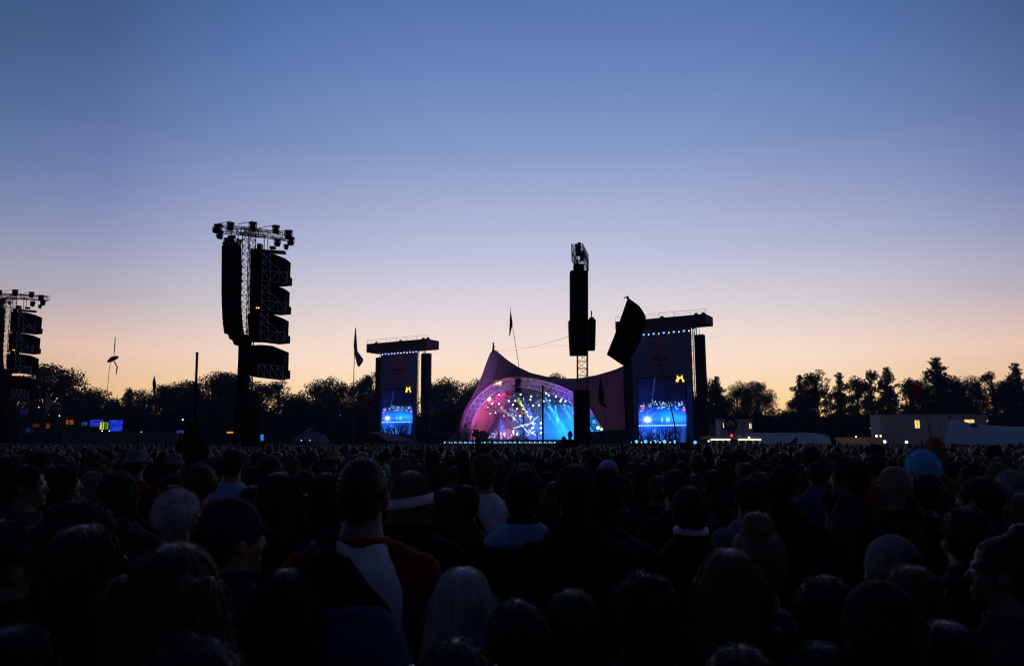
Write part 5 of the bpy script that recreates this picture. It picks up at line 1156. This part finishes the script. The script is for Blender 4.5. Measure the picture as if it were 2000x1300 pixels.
def place(px, top, w, style, hat):
    """depth from the head's width in the photo, height from where its top stands"""
    W_ = HATW.get(hat, HEADW[style]); dep = W_ * F / w
    for _ in range(4):
        Y = dep * math.cos(PITCH) ; p = at(px, top, Y); H = p.z / (1 + (HATT.get(hat, HEADT[style])) / 1.752); dep = W_ * (H / 1.752) * F / w
        if H < 1.48: H = 1.48
        if H > 1.98: H = 1.98
    return Vector((p.x, Y, 0)), H, Y
HERO = []
def hero(label, px, top, w, g, style, hc, topk, tc, yaw=0, hat=None, hatc=None, pose='stand', group=None, bottom='charcoal', variant=0, short=None):
    loc, H, Y = place(px, top, w, style, hat)
    o = person(label, loc, H, rad(yaw), g, pose, style, hc, topk, tc, group, bottom, hat, hatc, variant=variant)
    BOXES.append((px, top, w, Y)); HERO.append((px, top, w, Y, short)) if short else None; return o
# ---- people that can be told apart, nearest first
A_ = hero('man in a red and white raglan shirt with a backpack on one shoulder', 712, 893, 98, 'm', 'buzz', 'dark', 'tee', 'white', short='the raglan shirt man')
# red raglan sleeves and yoke, and the pack
def raglan():
    mb = MB()
    for sd in (-1, 1):
        p = [Vector(v) for v in arms('stand')[sd]]; e = p[0].lerp(p[1], .74)
        mb.tube([(.070 * sd, -.018, 1.455), (.118 * sd, -.014, 1.412), (.165 * sd, -.008, 1.365), tuple(p[0].lerp(e, .45)), tuple(e)], [.060, .080, .088, .086, .080], 14); mb.ell(p[0] + Vector((.004 * sd, 0, .002)), (.084, .084, .084), 16, 10)
    mb.loft([(1.478, -.018, .100, .082), (1.492, -.018, .099, .089), (1.506, -.018, .090, .084), (1.508, -.018, .08, .074)], 28)
    return slot(wrinkle(mb.remesh('sleeves', .0085, 4), .0018, 34, 1))
child(A_, 'sleeves', raglan(), clothm('red'))
def backpack(parent, loc_mat, strap_mat):
    mb = MB(); mb.ell((.055, -.225, 1.13), (.150, .080, .215), 20, 14); mb.ell((.06, -.285, 1.06), (.11, .045, .12), 16, 10); mb.tube([(-.07, -.235, 1.30), (.02, -.26, 1.335), (.13, -.245, 1.29)], .020, 8); b = slot(wrinkle(mb.remesh('backpack', .012, 3), .004, 26, 4)); o = child(parent, 'backpack', b, loc_mat)
    mb = MB(); pts = [(-.02, -.16, 1.42), (-.10, -.105, 1.475), (-.135, .0, 1.487), (-.14, .10, 1.42), (-.15, .14, 1.28)]
    for off_ in (-.028, -.014, 0, .014, .028): mb.tube([(x + off_, y, z) for x, y, z in pts], .010, 6)
    mb.tube([(-.11, -.15, 1.40), (-.03, -.19, 1.38), (.10, -.21, 1.30)], .028, 8); child(o, 'strap', slot(mb.mesh('strap', smooth=True)), strap_mat)
backpack(A_, clothm('slate'), clothm('black'))
mb = MB(); mb.ell((-.075, -.155, 1.29), (.115, .060, .20), 16, 12); mb.tube([(-.085, -.15, 1.44), (-.10, -.06, 1.505), (-.12, .06, 1.455)], .036, 8); mb.tube([(-.03, -.155, 1.455), (.04, -.19, 1.38), (.12, -.20, 1.30)], .026, 8); o = child(A_, 'shoulder_bag', slot(mb.remesh('shoulder_bag', .012, 3)), clothm('black'))
hero('long haired person with a white headband right of the raglan shirt man', 803, 916, 88, 'm', 'long', 'blond', 'hood', 'black', hat='headband', hatc='white', short='the white headband wearer')
C1 = hero('dark haired person in a black jacket over a pale blue collar at the centre', 1020, 911, 76, 'm', 'tousled', 'dark', 'coat', 'black', short='the pale collar person')
mb = MB(); mb.loft([(1.405, -.010, .212, .124), (1.430, -.014, .200, .120), (1.465, -.020, .152, .106), (1.50, -.020, .112, .095), (1.515, -.018, .090, .085)], 32); child(C1, 'shirt_collar', slot(mb.mesh('shirt_collar', smooth=True)), clothm('lightblue'))
hero('woman with long silver blond hair low in the front', 905, 1102, 132, 'f', 'long', 'silver', 'tee', 'black', short='the silver haired woman')
B1 = hero('person with a shiny glasses arm band on dark hair at the bottom edge', 890, 1240, 150, 'f', 'short', 'dark', 'tee', 'black', short='the bottom edge person')
mb = MB(); mb.tube([(.092 * math.cos(a), -.022 + .108 * math.sin(a), 1.715 + .03 * math.sin(a)) for a in np.linspace(3.3, 6.1, 16)], .008, 6); child(B1, 'headband', slot(mb.mesh('headband', smooth=True)), mat('shiny_band', (.3, .3, .32), .2, .6))
hero('short person with smooth rounded brown hair low right of centre', 1117, 1145, 118, 'f', 'bob', 'brown', 'tee', 'black', short='the rounded brown head')
hero('person with a large bush of long wavy brown hair in the front left', 352, 1042, 222, 'f', 'wavy', 'brown', 'hood', 'black', short='the bushy brown hair')
hero('person with long dark hair left of the bushy brown hair', 176, 1018, 165, 'f', 'long', 'dark', 'coat', 'black', short='the long dark hair at left')
hero('taller dark haired person behind the long dark hair at the left', 165, 968, 122, 'm', 'tousled', 'dark', 'hood', 'black')
hero('person with short curly white hair', 352, 955, 80, 'm', 'curly', 'silver', 'tee', 'grey', variant=1, short='the curly white hair')
hero('man in a dark baseball cap and denim collar looking to the right', 458, 966, 112, 'm', 'buzz', 'dark', 'coat', 'navy', yaw=-46, hat='cap', hatc='navy', short='the dark cap man')
hero('dark long haired woman right of the dark cap man', 548, 918, 92, 'f', 'long', 'dark', 'tee', 'navy', short='the dark long haired woman')
hero('person with chin length dark hair left of the raglan shirt man', 640, 920, 66, 'f', 'bob', 'dark', 'tee', 'black')
hero('person with a pale fedora hat and a red top', 268, 876, 40, 'm', 'short', 'brown', 'tee', 'red', hat='fedora', hatc='grey', short='the pale fedora')
hero('person in a baggy dark green cap with an ochre rim', 237, 917, 66, 'm', 'bob', 'dark', 'hood', 'olive', hat='beanie', hatc='olive', short='the baggy dark green cap')
hero('person with a round dark reddish curly head left of the light blue shirt', 394, 905, 64, 'f', 'curly', 'ginger', 'tee', 'black', short='the reddish curly head')
hero('man with short dark hair in a light blue shirt', 457, 874, 44, 'm', 'short', 'dark', 'tee', 'lightblue', short='the light blue shirt man')
P1 = hero('man with short fair hair and a bag strap over a pale shirt', 945, 884, 52, 'm', 'tousled', 'blond', 'tee', 'white', short='the fair haired man')
mb = MB(); mb.tube([(-.11, -.125, 1.455), (-.06, -.155, 1.36), (.03, -.165, 1.2), (.10, -.15, 1.02)], .018, 8); child(P1, 'bag_strap', slot(mb.mesh('bag_strap', smooth=True)), clothm('black'))
hero('woman with straight long brown hair in front of the olive jacket person', 872, 950, 72, 'f', 'long', 'brown', 'tee', 'black', short='the straight brown hair')
hero('person in an olive jacket between straight brown hair and fair haired man', 908, 944, 58, 'm', 'short', 'dark', 'hood', 'olive')
hero('tall person with very dark hair right of the pale collar person', 1122, 903, 80, 'm', 'short', 'black', 'hood', 'black', short='the tall very dark head')
hero('tall broad dark haired person in black standing close to the tall very dark head', 1172, 908, 82, 'm', 'tousled', 'black', 'coat', 'black', variant=1)
hero('blond person behind the pale collar person', 1080, 938, 42, 'f', 'long', 'blond', 'tee', 'charcoal')
hero('person in a pale blue grey beanie', 1187, 896, 42, 'm', 'short', 'brown', 'hood', 'charcoal', hat='beanie', hatc='lightblue', short='the pale beanie')
hero('person with red dyed hair below the pale beanie', 1212, 928, 46, 'f', 'tousled', 'red', 'tee', 'black', short='the red dyed hair')
C2 = hero('dark haired man with a white shirt collar under a black coat', 1345, 946, 70, 'm', 'short', 'black', 'coat', 'black', short='the white collar man')
mb = MB(); mb.loft([(1.535, -.014, .086, .084), (1.556, -.012, .084, .082), (1.566, -.012, .079, .077)], 28); child(C2, 'shirt_collar', slot(mb.mesh('shirt_collar', smooth=True)), clothm('white'))
hero('dark haired person just behind the white collar man', 1318, 914, 52, 'm', 'short', 'black', 'tee', 'black')
hero('person with loose reddish blond hair pinned up', 1478, 995, 106, 'f', 'bun', 'blond', 'tee', 'navy', variant=1, yaw=-20, short='the pinned up blond hair')
hero('person with long chestnut hair in front of the pinned up blond hair', 1420, 1065, 150, 'f', 'long', 'ginger', 'hood', 'black', short='the long chestnut hair')
hero('person in a grey knitted beanie on the right', 1735, 1041, 96, 'm', 'short', 'dark', 'coat', 'charcoal', hat='beanie', hatc='grey', yaw=25, short='the grey beanie')
hero('person with ginger tinted smooth hair below the grey beanie', 1775, 1098, 120, 'f', 'bob', 'ginger', 'hood', 'charcoal', short='the ginger smooth hair')
hero('person in a pulled up dark hood in front of the ginger smooth hair', 1712, 1128, 148, 'm', 'short', 'dark', 'hood', 'black', hat='beanie', hatc='black', short='the pulled up dark hood')
hero('person with a dark hair bun facing left at the right edge', 1945, 1020, 98, 'f', 'bun', 'dark', 'tee', 'charcoal', yaw=62, short='the dark hair bun')
hero('person with auburn hair low at the right edge', 1985, 1088, 120, 'f', 'wavy', 'ginger', 'coat', 'black')
hero('bald man facing left on the right', 1742, 909, 50, 'm', 'bald', 'dark', 'hood', 'black', yaw=66, short='the bald man')
hero('tall tousled man facing left before the bald man', 1652, 888, 62, 'm', 'tousled', 'black', 'coat', 'charcoal', yaw=55, short='the tall tousled man')
hero('man in a flat dark cap facing right', 1531, 906, 58, 'm', 'short', 'dark', 'coat', 'black', hat='cap', hatc='black', yaw=-50, short='the flat dark cap')
hero('man with short hair and a denim jacket collar', 1592, 900, 36, 'm', 'short', 'dark', 'coat', 'denim', short='the denim jacket man')
hero('person with short dark hair and a pale collar gap', 1458, 930, 54, 'm', 'short', 'dark', 'tee', 'grey')
hero('person wearing a fluffy bright blue wig', 1796, 880, 55, 'f', 'afro', 'blue', 'tee', 'charcoal', short='the blue wig')
hero('person in a tall rounded ochre hat behind the blue wig', 1822, 852, 36, 'm', 'short', 'dark', 'tee', 'ochre', hat='tall', hatc='ochre', short='the tall ochre hat')
hero('person with dark curls right below the blue wig', 1803, 924, 62, 'f', 'curly', 'dark', 'tee', 'black')
hero('dark haired person right of the dark curls with a light ear', 1905, 928, 66, 'm', 'short', 'black', 'hood', 'black', yaw=35)
hero('person with grey frizzy hair near the right edge', 1970, 918, 54, 'f', 'curly', 'grey', 'tee', 'charcoal', short='the grey frizzy hair')
hero('person with fair long hair at the right edge below the grey frizzy hair', 1990, 960, 70, 'f', 'long', 'blond', 'tee', 'charcoal')
hero('person with a brown crop at the bottom edge right of centre', 1442, 1252, 150, 'm', 'short', 'brown', 'tee', 'black')
hero('person with dark hair hidden low beside the brown crop', 1495, 1262, 120, 'f', 'bob', 'dark', 'tee', 'black')
hero('person with dark brown curls at the bottom edge on the left', 385, 1232, 200, 'f', 'curly', 'dark', 'tee', 'black')
hero('person with flat dark hair in the bottom left corner', 45, 1212, 165, 'f', 'bob', 'black', 'hood', 'black')
hero('person in black in the lower right with hair merging into the dark', 1605, 1118, 120, 'm', 'short', 'black', 'hood', 'black')
hero('dark person far down at the lower right', 1840, 1205, 150, 'f', 'long', 'black', 'coat', 'black')
hero('dark person below the pulled up dark hood', 1600, 1245, 150, 'f', 'bob', 'black', 'coat', 'black')
hero('dark person at the lower left edge', 25, 1010, 120, 'm', 'short', 'black', 'coat', 'black', yaw=-40)
hero('broad dark person in the middle foreground left of the rounded brown head', 1010, 1165, 120, 'm', 'short', 'black', 'hood', 'black')
hero('dark person in the middle foreground right of the rounded brown head', 1255, 1110, 118, 'm', 'tousled', 'black', 'coat', 'black')
hero('dark long haired person left of the raglan shirt man low down', 560, 1105, 130, 'f', 'long', 'black', 'coat', 'black')
hero('person with dark hair right behind the dark long haired woman', 600, 960, 60, 'f', 'wavy', 'dark', 'tee', 'denim')
hero('person in profile facing right with a floral blouse on the left', 128, 905, 62, 'f', 'bob', 'dark', 'tee', 'floral', yaw=-66, short='the floral blouse')
hero('person in profile facing right left of the floral blouse', 58, 905, 60, 'm', 'short', 'dark', 'hood', 'charcoal', yaw=-72)
hero('pale faced person at the left edge below the profile', 30, 940, 66, 'f', 'long', 'brown', 'hood', 'charcoal', yaw=-60)
hero('person with a bobble of grey brown hair right of the floral blouse', 182, 918, 40, 'f', 'bob', 'grey', 'tee', 'grey')
hero('person in a checked grey bucket hat behind the reddish curly head', 343, 884, 36, 'm', 'short', 'dark', 'tee', 'charcoal', hat='bucket', hatc='grey', short='the grey bucket hat')
hero('person in a light wide hat behind the raglan shirt man', 650, 878, 30, 'm', 'short', 'dark', 'tee', 'charcoal', hat='bucket', hatc='tan')
hero('person with a white cap just right of the raglan shirt head', 758, 905, 30, 'm', 'short', 'brown', 'tee', 'charcoal', hat='cap', hatc='white', yaw=-60)
hero('person with spiky fair hair right of the white cap', 785, 892, 42, 'm', 'tousled', 'blond', 'tee', 'charcoal')
hero('person with curly grey brown hair and glasses left of the raglan shirt man', 598, 919, 38, 'f', 'curly', 'brown', 'tee', 'charcoal')
hero('person in a neon green cap left of the blue wig', 1762, 886, 22, 'm', 'short', 'dark', 'tee', 'charcoal', hat='cap', hatc='green')
hero('person in an orange hood left of the blue wig', 1706, 885, 36, 'm', 'short', 'dark', 'hood', 'orange', hat='beanie', hatc='black')
hero('tall dark person with cropped hair left of the bald man', 1880, 985, 90, 'm', 'short', 'black', 'coat', 'black')
# raised above the crowd
def raised(label, px, top, w, Y, pose, g='f', style='long', hc='brown', tc='navy', yaw=0):
    p = at(px, top, Y); Hh = 1.68; z = p.z - (1.752 + HEADT[style]) * Hh / 1.752
    o = person(label, (p.x, Y, z), Hh, rad(yaw), g, pose, style, hc, 'tee' if pose == 'sit' else 'hood', tc, None); BOXES.append((px, top, w, Y)); return o
def carrier(label, px, Y, H=1.80):
    p = at(px, 864, Y); return person(label, (p.x, Y + .12, 0), H, 0, 'm', 'stand', 'short', 'dark', 'tee', 'charcoal')
raised('long haired woman sitting on shoulders left of the nearer speaker tower base', 377, 820, 30, 11.5, 'sit', hc='brown', tc='black')
carrier('dark haired man carrying the long haired woman on his shoulders', 377, 11.5, 1.62)
raised('person sitting on shoulders left of the slim tower base', 1113, 841, 14, 27, 'sit', style='bun', hc='dark', tc='black')
raised('lower person sitting on shoulders beside the slim tower base', 1101, 852, 12, 27.5, 'sit', g='m', style='short', hc='dark', tc='black')
carrier('man carrying the higher sitting person by the slim tower', 1113, 27, 1.70); carrier('man carrying the lower sitting person by the slim tower', 1101, 27.5, 1.62)
# raised fist in front of the stage and a phone held high
p = at(931, 893, 11.2); o = person('person raising a clenched fist in front of the stage', (p.x - .21, 11.2, 0), 1.84, 0, 'm', 'raise', 'short', 'dark', 'hood', 'black'); BOXES.append((925, 858, 28, 11.2))
p = at(511, 868, 24); o = person('person holding up a glowing phone right of the nearer speaker tower', (p.x, 23.66, 0), 1.78, 0, 'm', 'phone', 'short', 'dark', 'tee', 'charcoal'); BOXES.append((505, 864, 14, 23.7))
q = at(512, 854, 24.1); t = thing('phone', 'glowing blue phone screen held up right of the nearer speaker tower', 'phone', q); mb = MB(); mb.box(q, (.115, .012, .22)); mb.build('case', BLACK, t); im = noise_img(8, 12, (.02, .22, .9), .7, 4, 6)
pixel_panel('screen', [q + Vector((-.05, -.008, -.1)), q + Vector((.05, -.008, -.1)), q + Vector((.05, -.008, .1)), q + Vector((-.05, -.008, .1))], im, .8, t)
# ---- performers on the deck
def performer(label, px, w_, col, hc, style='short', pose='folded', z=DKZ, g='m', yaw=180):
    u, _ = on_stage(px, 850, w_); p = stg(u, w_, z); person(label, p, 1.80, rad(yaw) - SA, g, pose, style, hc, 'tee', col, 'performers on the stage', bottom='grey')
performer('lead performer in white in the middle of the stage', 1003, 5.5, 'white', 'blond', 'long', 'raise', DKZ + .25)
performer('performer in pale clothes left of the lead performer', 986, 6, 'white', 'brown', 'short')
performer('performer in light grey behind the lead performer on the left', 978, 7, 'grey', 'dark', 'bob')
performer('drummer in pale clothes behind the drum kit', 1012, 10, 'white', 'dark', 'short', 'folded', DKZ + .6)
performer('performer in red standing among the crossed light tubes', 1049, 8, 'red', 'dark', 'short')
performer('performer in dark clothes right of the drum kit', 1023, 6, 'navy', 'dark', 'tousled')
performer('stage hand in grey at the left edge of the stage', 899, 2, 'grey', 'dark', 'short')
performer('second stage hand in tan at the left edge of the stage', 905, 3, 'tan', 'dark', 'short')

# ---- the packed crowd behind them: every head one can still make out
rng = random.Random(21); pts = []; cell = {}
def ok(x, y, d):
    c = (int(x // .5), int(y // .5))
    for i in range(-2, 3):
        for j in range(-2, 3):
            for (a, b) in cell.get((c[0] + i, c[1] + j), ()):
                if (a - x) ** 2 + (b - y) ** 2 < d * d: return False
    cell.setdefault(c, []).append((x, y)); return True
for (px, top, w, Y) in BOXES: x = (px - 1000) / F * Y; cell.setdefault((int(x // .5), int(Y // .5)), []).append((x, Y))
obst = []
for k in range(90000):
    Y = 3.4 + (19.0 - 3.4) * math.sqrt(rng.random()); x = rng.uniform(-.74, .74) * Y * 1.02
    if not ok(x, Y, .46): continue
    pts.append((Y, x))
pts.sort()
STY = [('short', 30), ('tousled', 14), ('long', 20), ('bob', 10), ('curly', 6), ('bun', 5), ('tail', 6), ('wavy', 6), ('buzz', 6)]
HC = [('black', 14), ('dark', 28), ('brown', 32), ('blond', 18), ('ginger', 5), ('grey', 6)]
TC = [('black', 34), ('charcoal', 20), ('navy', 14), ('olive', 6), ('maroon', 6), ('denim', 8), ('grey', 6), ('tan', 3)]
TK = [('tee', 40), ('hood', 30), ('coat', 24)]
def pick(L_): return rng.choices([a for a, _ in L_], [b for _, b in L_])[0]
HW = {'short': 'short', 'tousled': 'tousled', 'long': 'long straight', 'bob': 'chin length', 'curly': 'curly', 'bun': 'knotted', 'tail': 'tied back', 'wavy': 'long wavy', 'buzz': 'cropped'}
def crowd_person(Y, x):
    H = min(1.90, max(1.52, rng.gauss(1.72, .085)))
    style = pick(STY); hc = pick(HC); tc = pick(TC); tk = pick(TK); g = 'f' if style in ('long', 'bob', 'bun', 'tail', 'wavy') else 'm'
    if g == 'f': H -= .05
    hat = None; hatc = None
    if rng.random() < .10: hat = rng.choice(['cap', 'beanie', 'bucket', 'capback']); hatc = rng.choice(['black', 'grey', 'navy', 'olive', 'charcoal'])
    a, b = proj((x, Y, H)); w = .19 * F / Y
    for (px, top, hw, hy) in BOXES:      # do not stand in front of someone singled out above
        if hy > Y + .1 and abs(a - px) < (w * 1.25 + hw * .45) and b < top + hw * 1.3: return None
    return H, style, hc, tc, tk, g, hat, hatc, a, b
todo = []; rest = []
for (Y, x) in pts:
    r = crowd_person(Y, x)
    if r is None: continue
    if abs(r[8] - 925) < 32 and 5 < Y < 11.3: continue
    todo.append((Y, x) + r)
LIMIT = 300 - len([o for o in bpy.data.objects if o.name.split('.')[0] == 'person'])
seen = {}
for i, (Y, x, H, style, hc, tc, tk, g, hat, hatc, a, b) in enumerate(todo):
    if not (-30 < a < 2030): continue
    if LIMIT <= 0: rest.append((Y, x, H)); continue
    LIMIT -= 1
    near = min(HERO, key=lambda h: (h[0] - a) ** 2 + ((h[1] - b) * 2.2) ** 2); dx = a - near[0]
    rel = ('just behind' if abs(dx) < near[2] * .6 and Y > near[3] else 'in front of' if abs(dx) < near[2] * .6 else 'to the right of' if dx > 0 else 'to the left of')
    hh = ('%s hair' % HW[style]) if not hat else '%s %s' % (hatc, {'cap': 'cap', 'beanie': 'beanie', 'bucket': 'bucket hat', 'capback': 'backwards cap'}[hat])
    hcw = '' if hat else {'dark': 'dark ', 'brown': 'brown ', 'black': 'black ', 'blond': 'blond ', 'ginger': 'ginger ', 'grey': 'grey '}[hc]
    lab = 'person with %s%s and %s %s %s %s' % (hcw, hh, tc, {'tee': 'shirt', 'hood': 'hoodie', 'coat': 'jacket'}[tk], rel, near[4])
    if len(lab.split()) > 16: lab = 'person with %s%s in %s %s %s' % (hcw, hh, tc, rel, near[4])
    if len(lab.split()) > 16: lab = 'person with %s%s %s %s' % (hcw, hh, rel, near[4])
    if lab in seen:
        lab = lab.replace('person with', 'farther person with' if Y > seen[lab] else 'nearer person with', 1).replace(' and black shirt', '')
    if len(lab.split()) > 16: lab = lab.replace(' and ' + tc + ' ' + {'tee': 'shirt', 'hood': 'hoodie', 'coat': 'jacket'}[tk], '')
    if len(lab.split()) > 16: lab = lab.replace(' in ' + tc, '')
    seen[lab] = Y
    person(lab, (x, Y, 0), H, rad(rng.gauss(0, 16)), g, 'stand' if rng.random() < .8 else 'folded', style, hc, tk, tc, 'concertgoers in the packed crowd', rng.choice(['charcoal', 'denim', 'black']), hat, hatc, detail=(Y < 7))
# ---- everyone farther away: one mass of simple figures
def lod_person(nu, nv, full, up=False):
    V = []; Fc = []; M_ = []
    def ring(c, rx, ry, n): return [(c[0] + rx * math.cos(2 * math.pi * k / n), c[1] + ry * math.sin(2 * math.pi * k / n), c[2]) for k in range(n)]
    def loft(R_, m, n):
        b = len(V)
        for r in R_: V.extend(ring(r[0], r[1], r[2], n))
        for i in range(len(R_) - 1):
            for k in range(n): Fc.append((b + i * n + k, b + i * n + (k + 1) % n, b + (i + 1) * n + (k + 1) % n, b + (i + 1) * n + k)); M_.append(m)
    prof = [(1.775, .015), (1.765, .05), (1.735, .075), (1.69, .088), (1.64, .088), (1.59, .074), (1.55, .058)] if full else [(1.775, .02), (1.73, .078), (1.65, .088), (1.56, .06)]
    loft([((0, -.012, z), r, r * 1.15) for z, r in prof], 0, nu)
    loft([((0, 0, z), rx, ry) for z, rx, ry in ([(1.57, .06, .06), (1.50, .07, .07), (1.46, .14, .09), (1.42, .20, .10), (1.33, .225, .12), (1.1, .20, .12), (.85, .19, .12)] if full else [(1.55, .06, .06), (1.47, .13, .09), (1.40, .215, .11), (.9, .20, .12)])], 1, nu)
    loft([((0, 0, z), rx, ry) for z, rx, ry in [(.86, .18, .12), (.5, .16, .10), (0.02, .15, .11)]], 2, max(4, nu - 4))
    if full:
        for s in (-1, 1): loft([((.20 * s, 0, 1.42), .05, .05), ((.245 * s, -.01, 1.13), .045, .045), ((.25 * s, .06, .86), .03, .03)], 1, 6)
    if up: loft([((.20, 0, 1.40), .055, .055), ((.26, .08, 1.64), .045, .045), ((.22, .10, 1.88), .032, .032), ((.21, .10, 1.96), .045, .03), ((.21, .11, 2.05), .02, .015)], 1, 6)
    return np.array(V, np.float32), np.array(Fc, np.int32), np.array(M_, np.int32)
nrng = np.random.default_rng(4)
far = [(x, Y, H) for (Y, x, H) in rest]
def ground_ok(x, Y):
    q = Vector((x, Y, 0)) - S0
    if q.dot(SW) < -6.5 or not (-60 < q.dot(SU) < 45): 
        pass
    else: return False
    if q.dot(SW) > -6.5: return False
    if x > 24 and Y > 66: return False
    if x < -24 and Y > 100: return False
    if -26 < x < -9 and 84 < Y < 100: return False
    for (cx, cy, r) in ((-15, 42.5, 1.6), (4.4, 46.4, 1.1), (-42, 62, 2.2)):
        if (x - cx) ** 2 + (Y - cy) ** 2 < r * r: return False
    return True
for (y0, y1, d) in ((19.0, 32, .55), (32, 60, .72), (60, 150, 1.15)):
    Yv = y0
    while Yv < y1:
        half = .74 * Yv + 1; xv = -half
        while xv < half:
            x = xv + nrng.uniform(-.3, .3) * d; Y = Yv + nrng.uniform(-.35, .35) * d
            if ground_ok(x, Y): far.append((x, Y, float(np.clip(nrng.normal(1.69, .10), 1.45, 1.93))))
            xv += d
        Yv += d
far = np.array(far); mats = [hairm('black'), hairm('dark'), hairm('brown'), hairm('blond'), clothm('black'), clothm('charcoal'), clothm('navy'), clothm('denim'), clothm('grey')]
Vs, Fs, Ms = [], [], []; b = 0
armup = nrng.uniform(0, 1, len(far)) < .025
for full, up, sel in ((True, False, (far[:, 1] < 36) & ~armup), (False, False, (far[:, 1] >= 36) & ~armup), (True, True, (far[:, 1] < 36) & armup), (False, True, (far[:, 1] >= 36) & armup)):
    P_ = far[sel]; V, Fc, M_ = lod_person(12 if full else 7, 0, full, up); n = len(P_); yaw = nrng.normal(0, .35, n); c, s = np.cos(yaw), np.sin(yaw); sc = P_[:, 2] / 1.775
    hw = 1 + nrng.uniform(-.05, .22, n)
    Vx = np.repeat(V[None], n, 0); headm = ((V[:, 2] > 1.54) & (np.abs(V[:, 0]) < .13))[None, :]; fx = np.where(headm, hw[:, None], 1.0)
    Vx = Vx + np.where(headm[:, :, None], nrng.normal(0, .0065, Vx.shape), 0)
    X = Vx[:, :, 0] * fx; Yy = Vx[:, :, 1] * fx; Z = Vx[:, :, 2]
    X2 = (X * c[:, None] - Yy * s[:, None]) * sc[:, None] + P_[:, 0:1]; Y2 = (X * s[:, None] + Yy * c[:, None]) * sc[:, None] + P_[:, 1:2]; Z2 = Z * sc[:, None]
    Vs.append(np.stack([X2, Y2, Z2], 2).reshape(-1, 3)); Fs.append((Fc[None] + (np.arange(n) * len(V))[:, None, None]).reshape(-1, 4) + b); b += n * len(V)
    hm = nrng.choice(4, n, p=[.24, .34, .32, .10]); tm = 4 + nrng.choice(5, n, p=[.36, .26, .18, .12, .08]); Ms.append(np.where(M_[None] == 0, hm[:, None], np.where(M_[None] == 1, tm[:, None], 5)).ravel())
me = np_mesh('crowd', np.concatenate(Vs), np.concatenate(Fs), True, np.concatenate(Ms), mats); o = bpy.data.objects.new('crowd', me); COL.objects.link(o)
tag(o, 'distant mass of concertgoers packed from the middle of the field to the stage', 'crowd', kind='stuff')
print('people', len([o for o in bpy.data.objects if o.name.split('.')[0] == 'person']), 'far', len(far))
# ------------------------------------------------------------------ evening air over the whole field
mb = MB(); mb.box((0, 60, 30 - .5 - 1), (1500, 900, 63)); hz = bpy.data.materials.new('evening_air'); hz.use_nodes = True; t = hz.node_tree; t.nodes.clear()
ho = t.nodes.new('ShaderNodeOutputMaterial'); hv = t.nodes.new('ShaderNodeVolumePrincipled'); hv.inputs['Color'].default_value = (.6, .7, 1.0, 1); hv.inputs['Density'].default_value = .0004; hv.inputs['Anisotropy'].default_value = .0
t.links.new(hv.outputs[0], ho.inputs['Volume']); o = mb.build('haze', hz); tag(o, 'thin evening haze over the festival field', 'haze', kind='stuff')
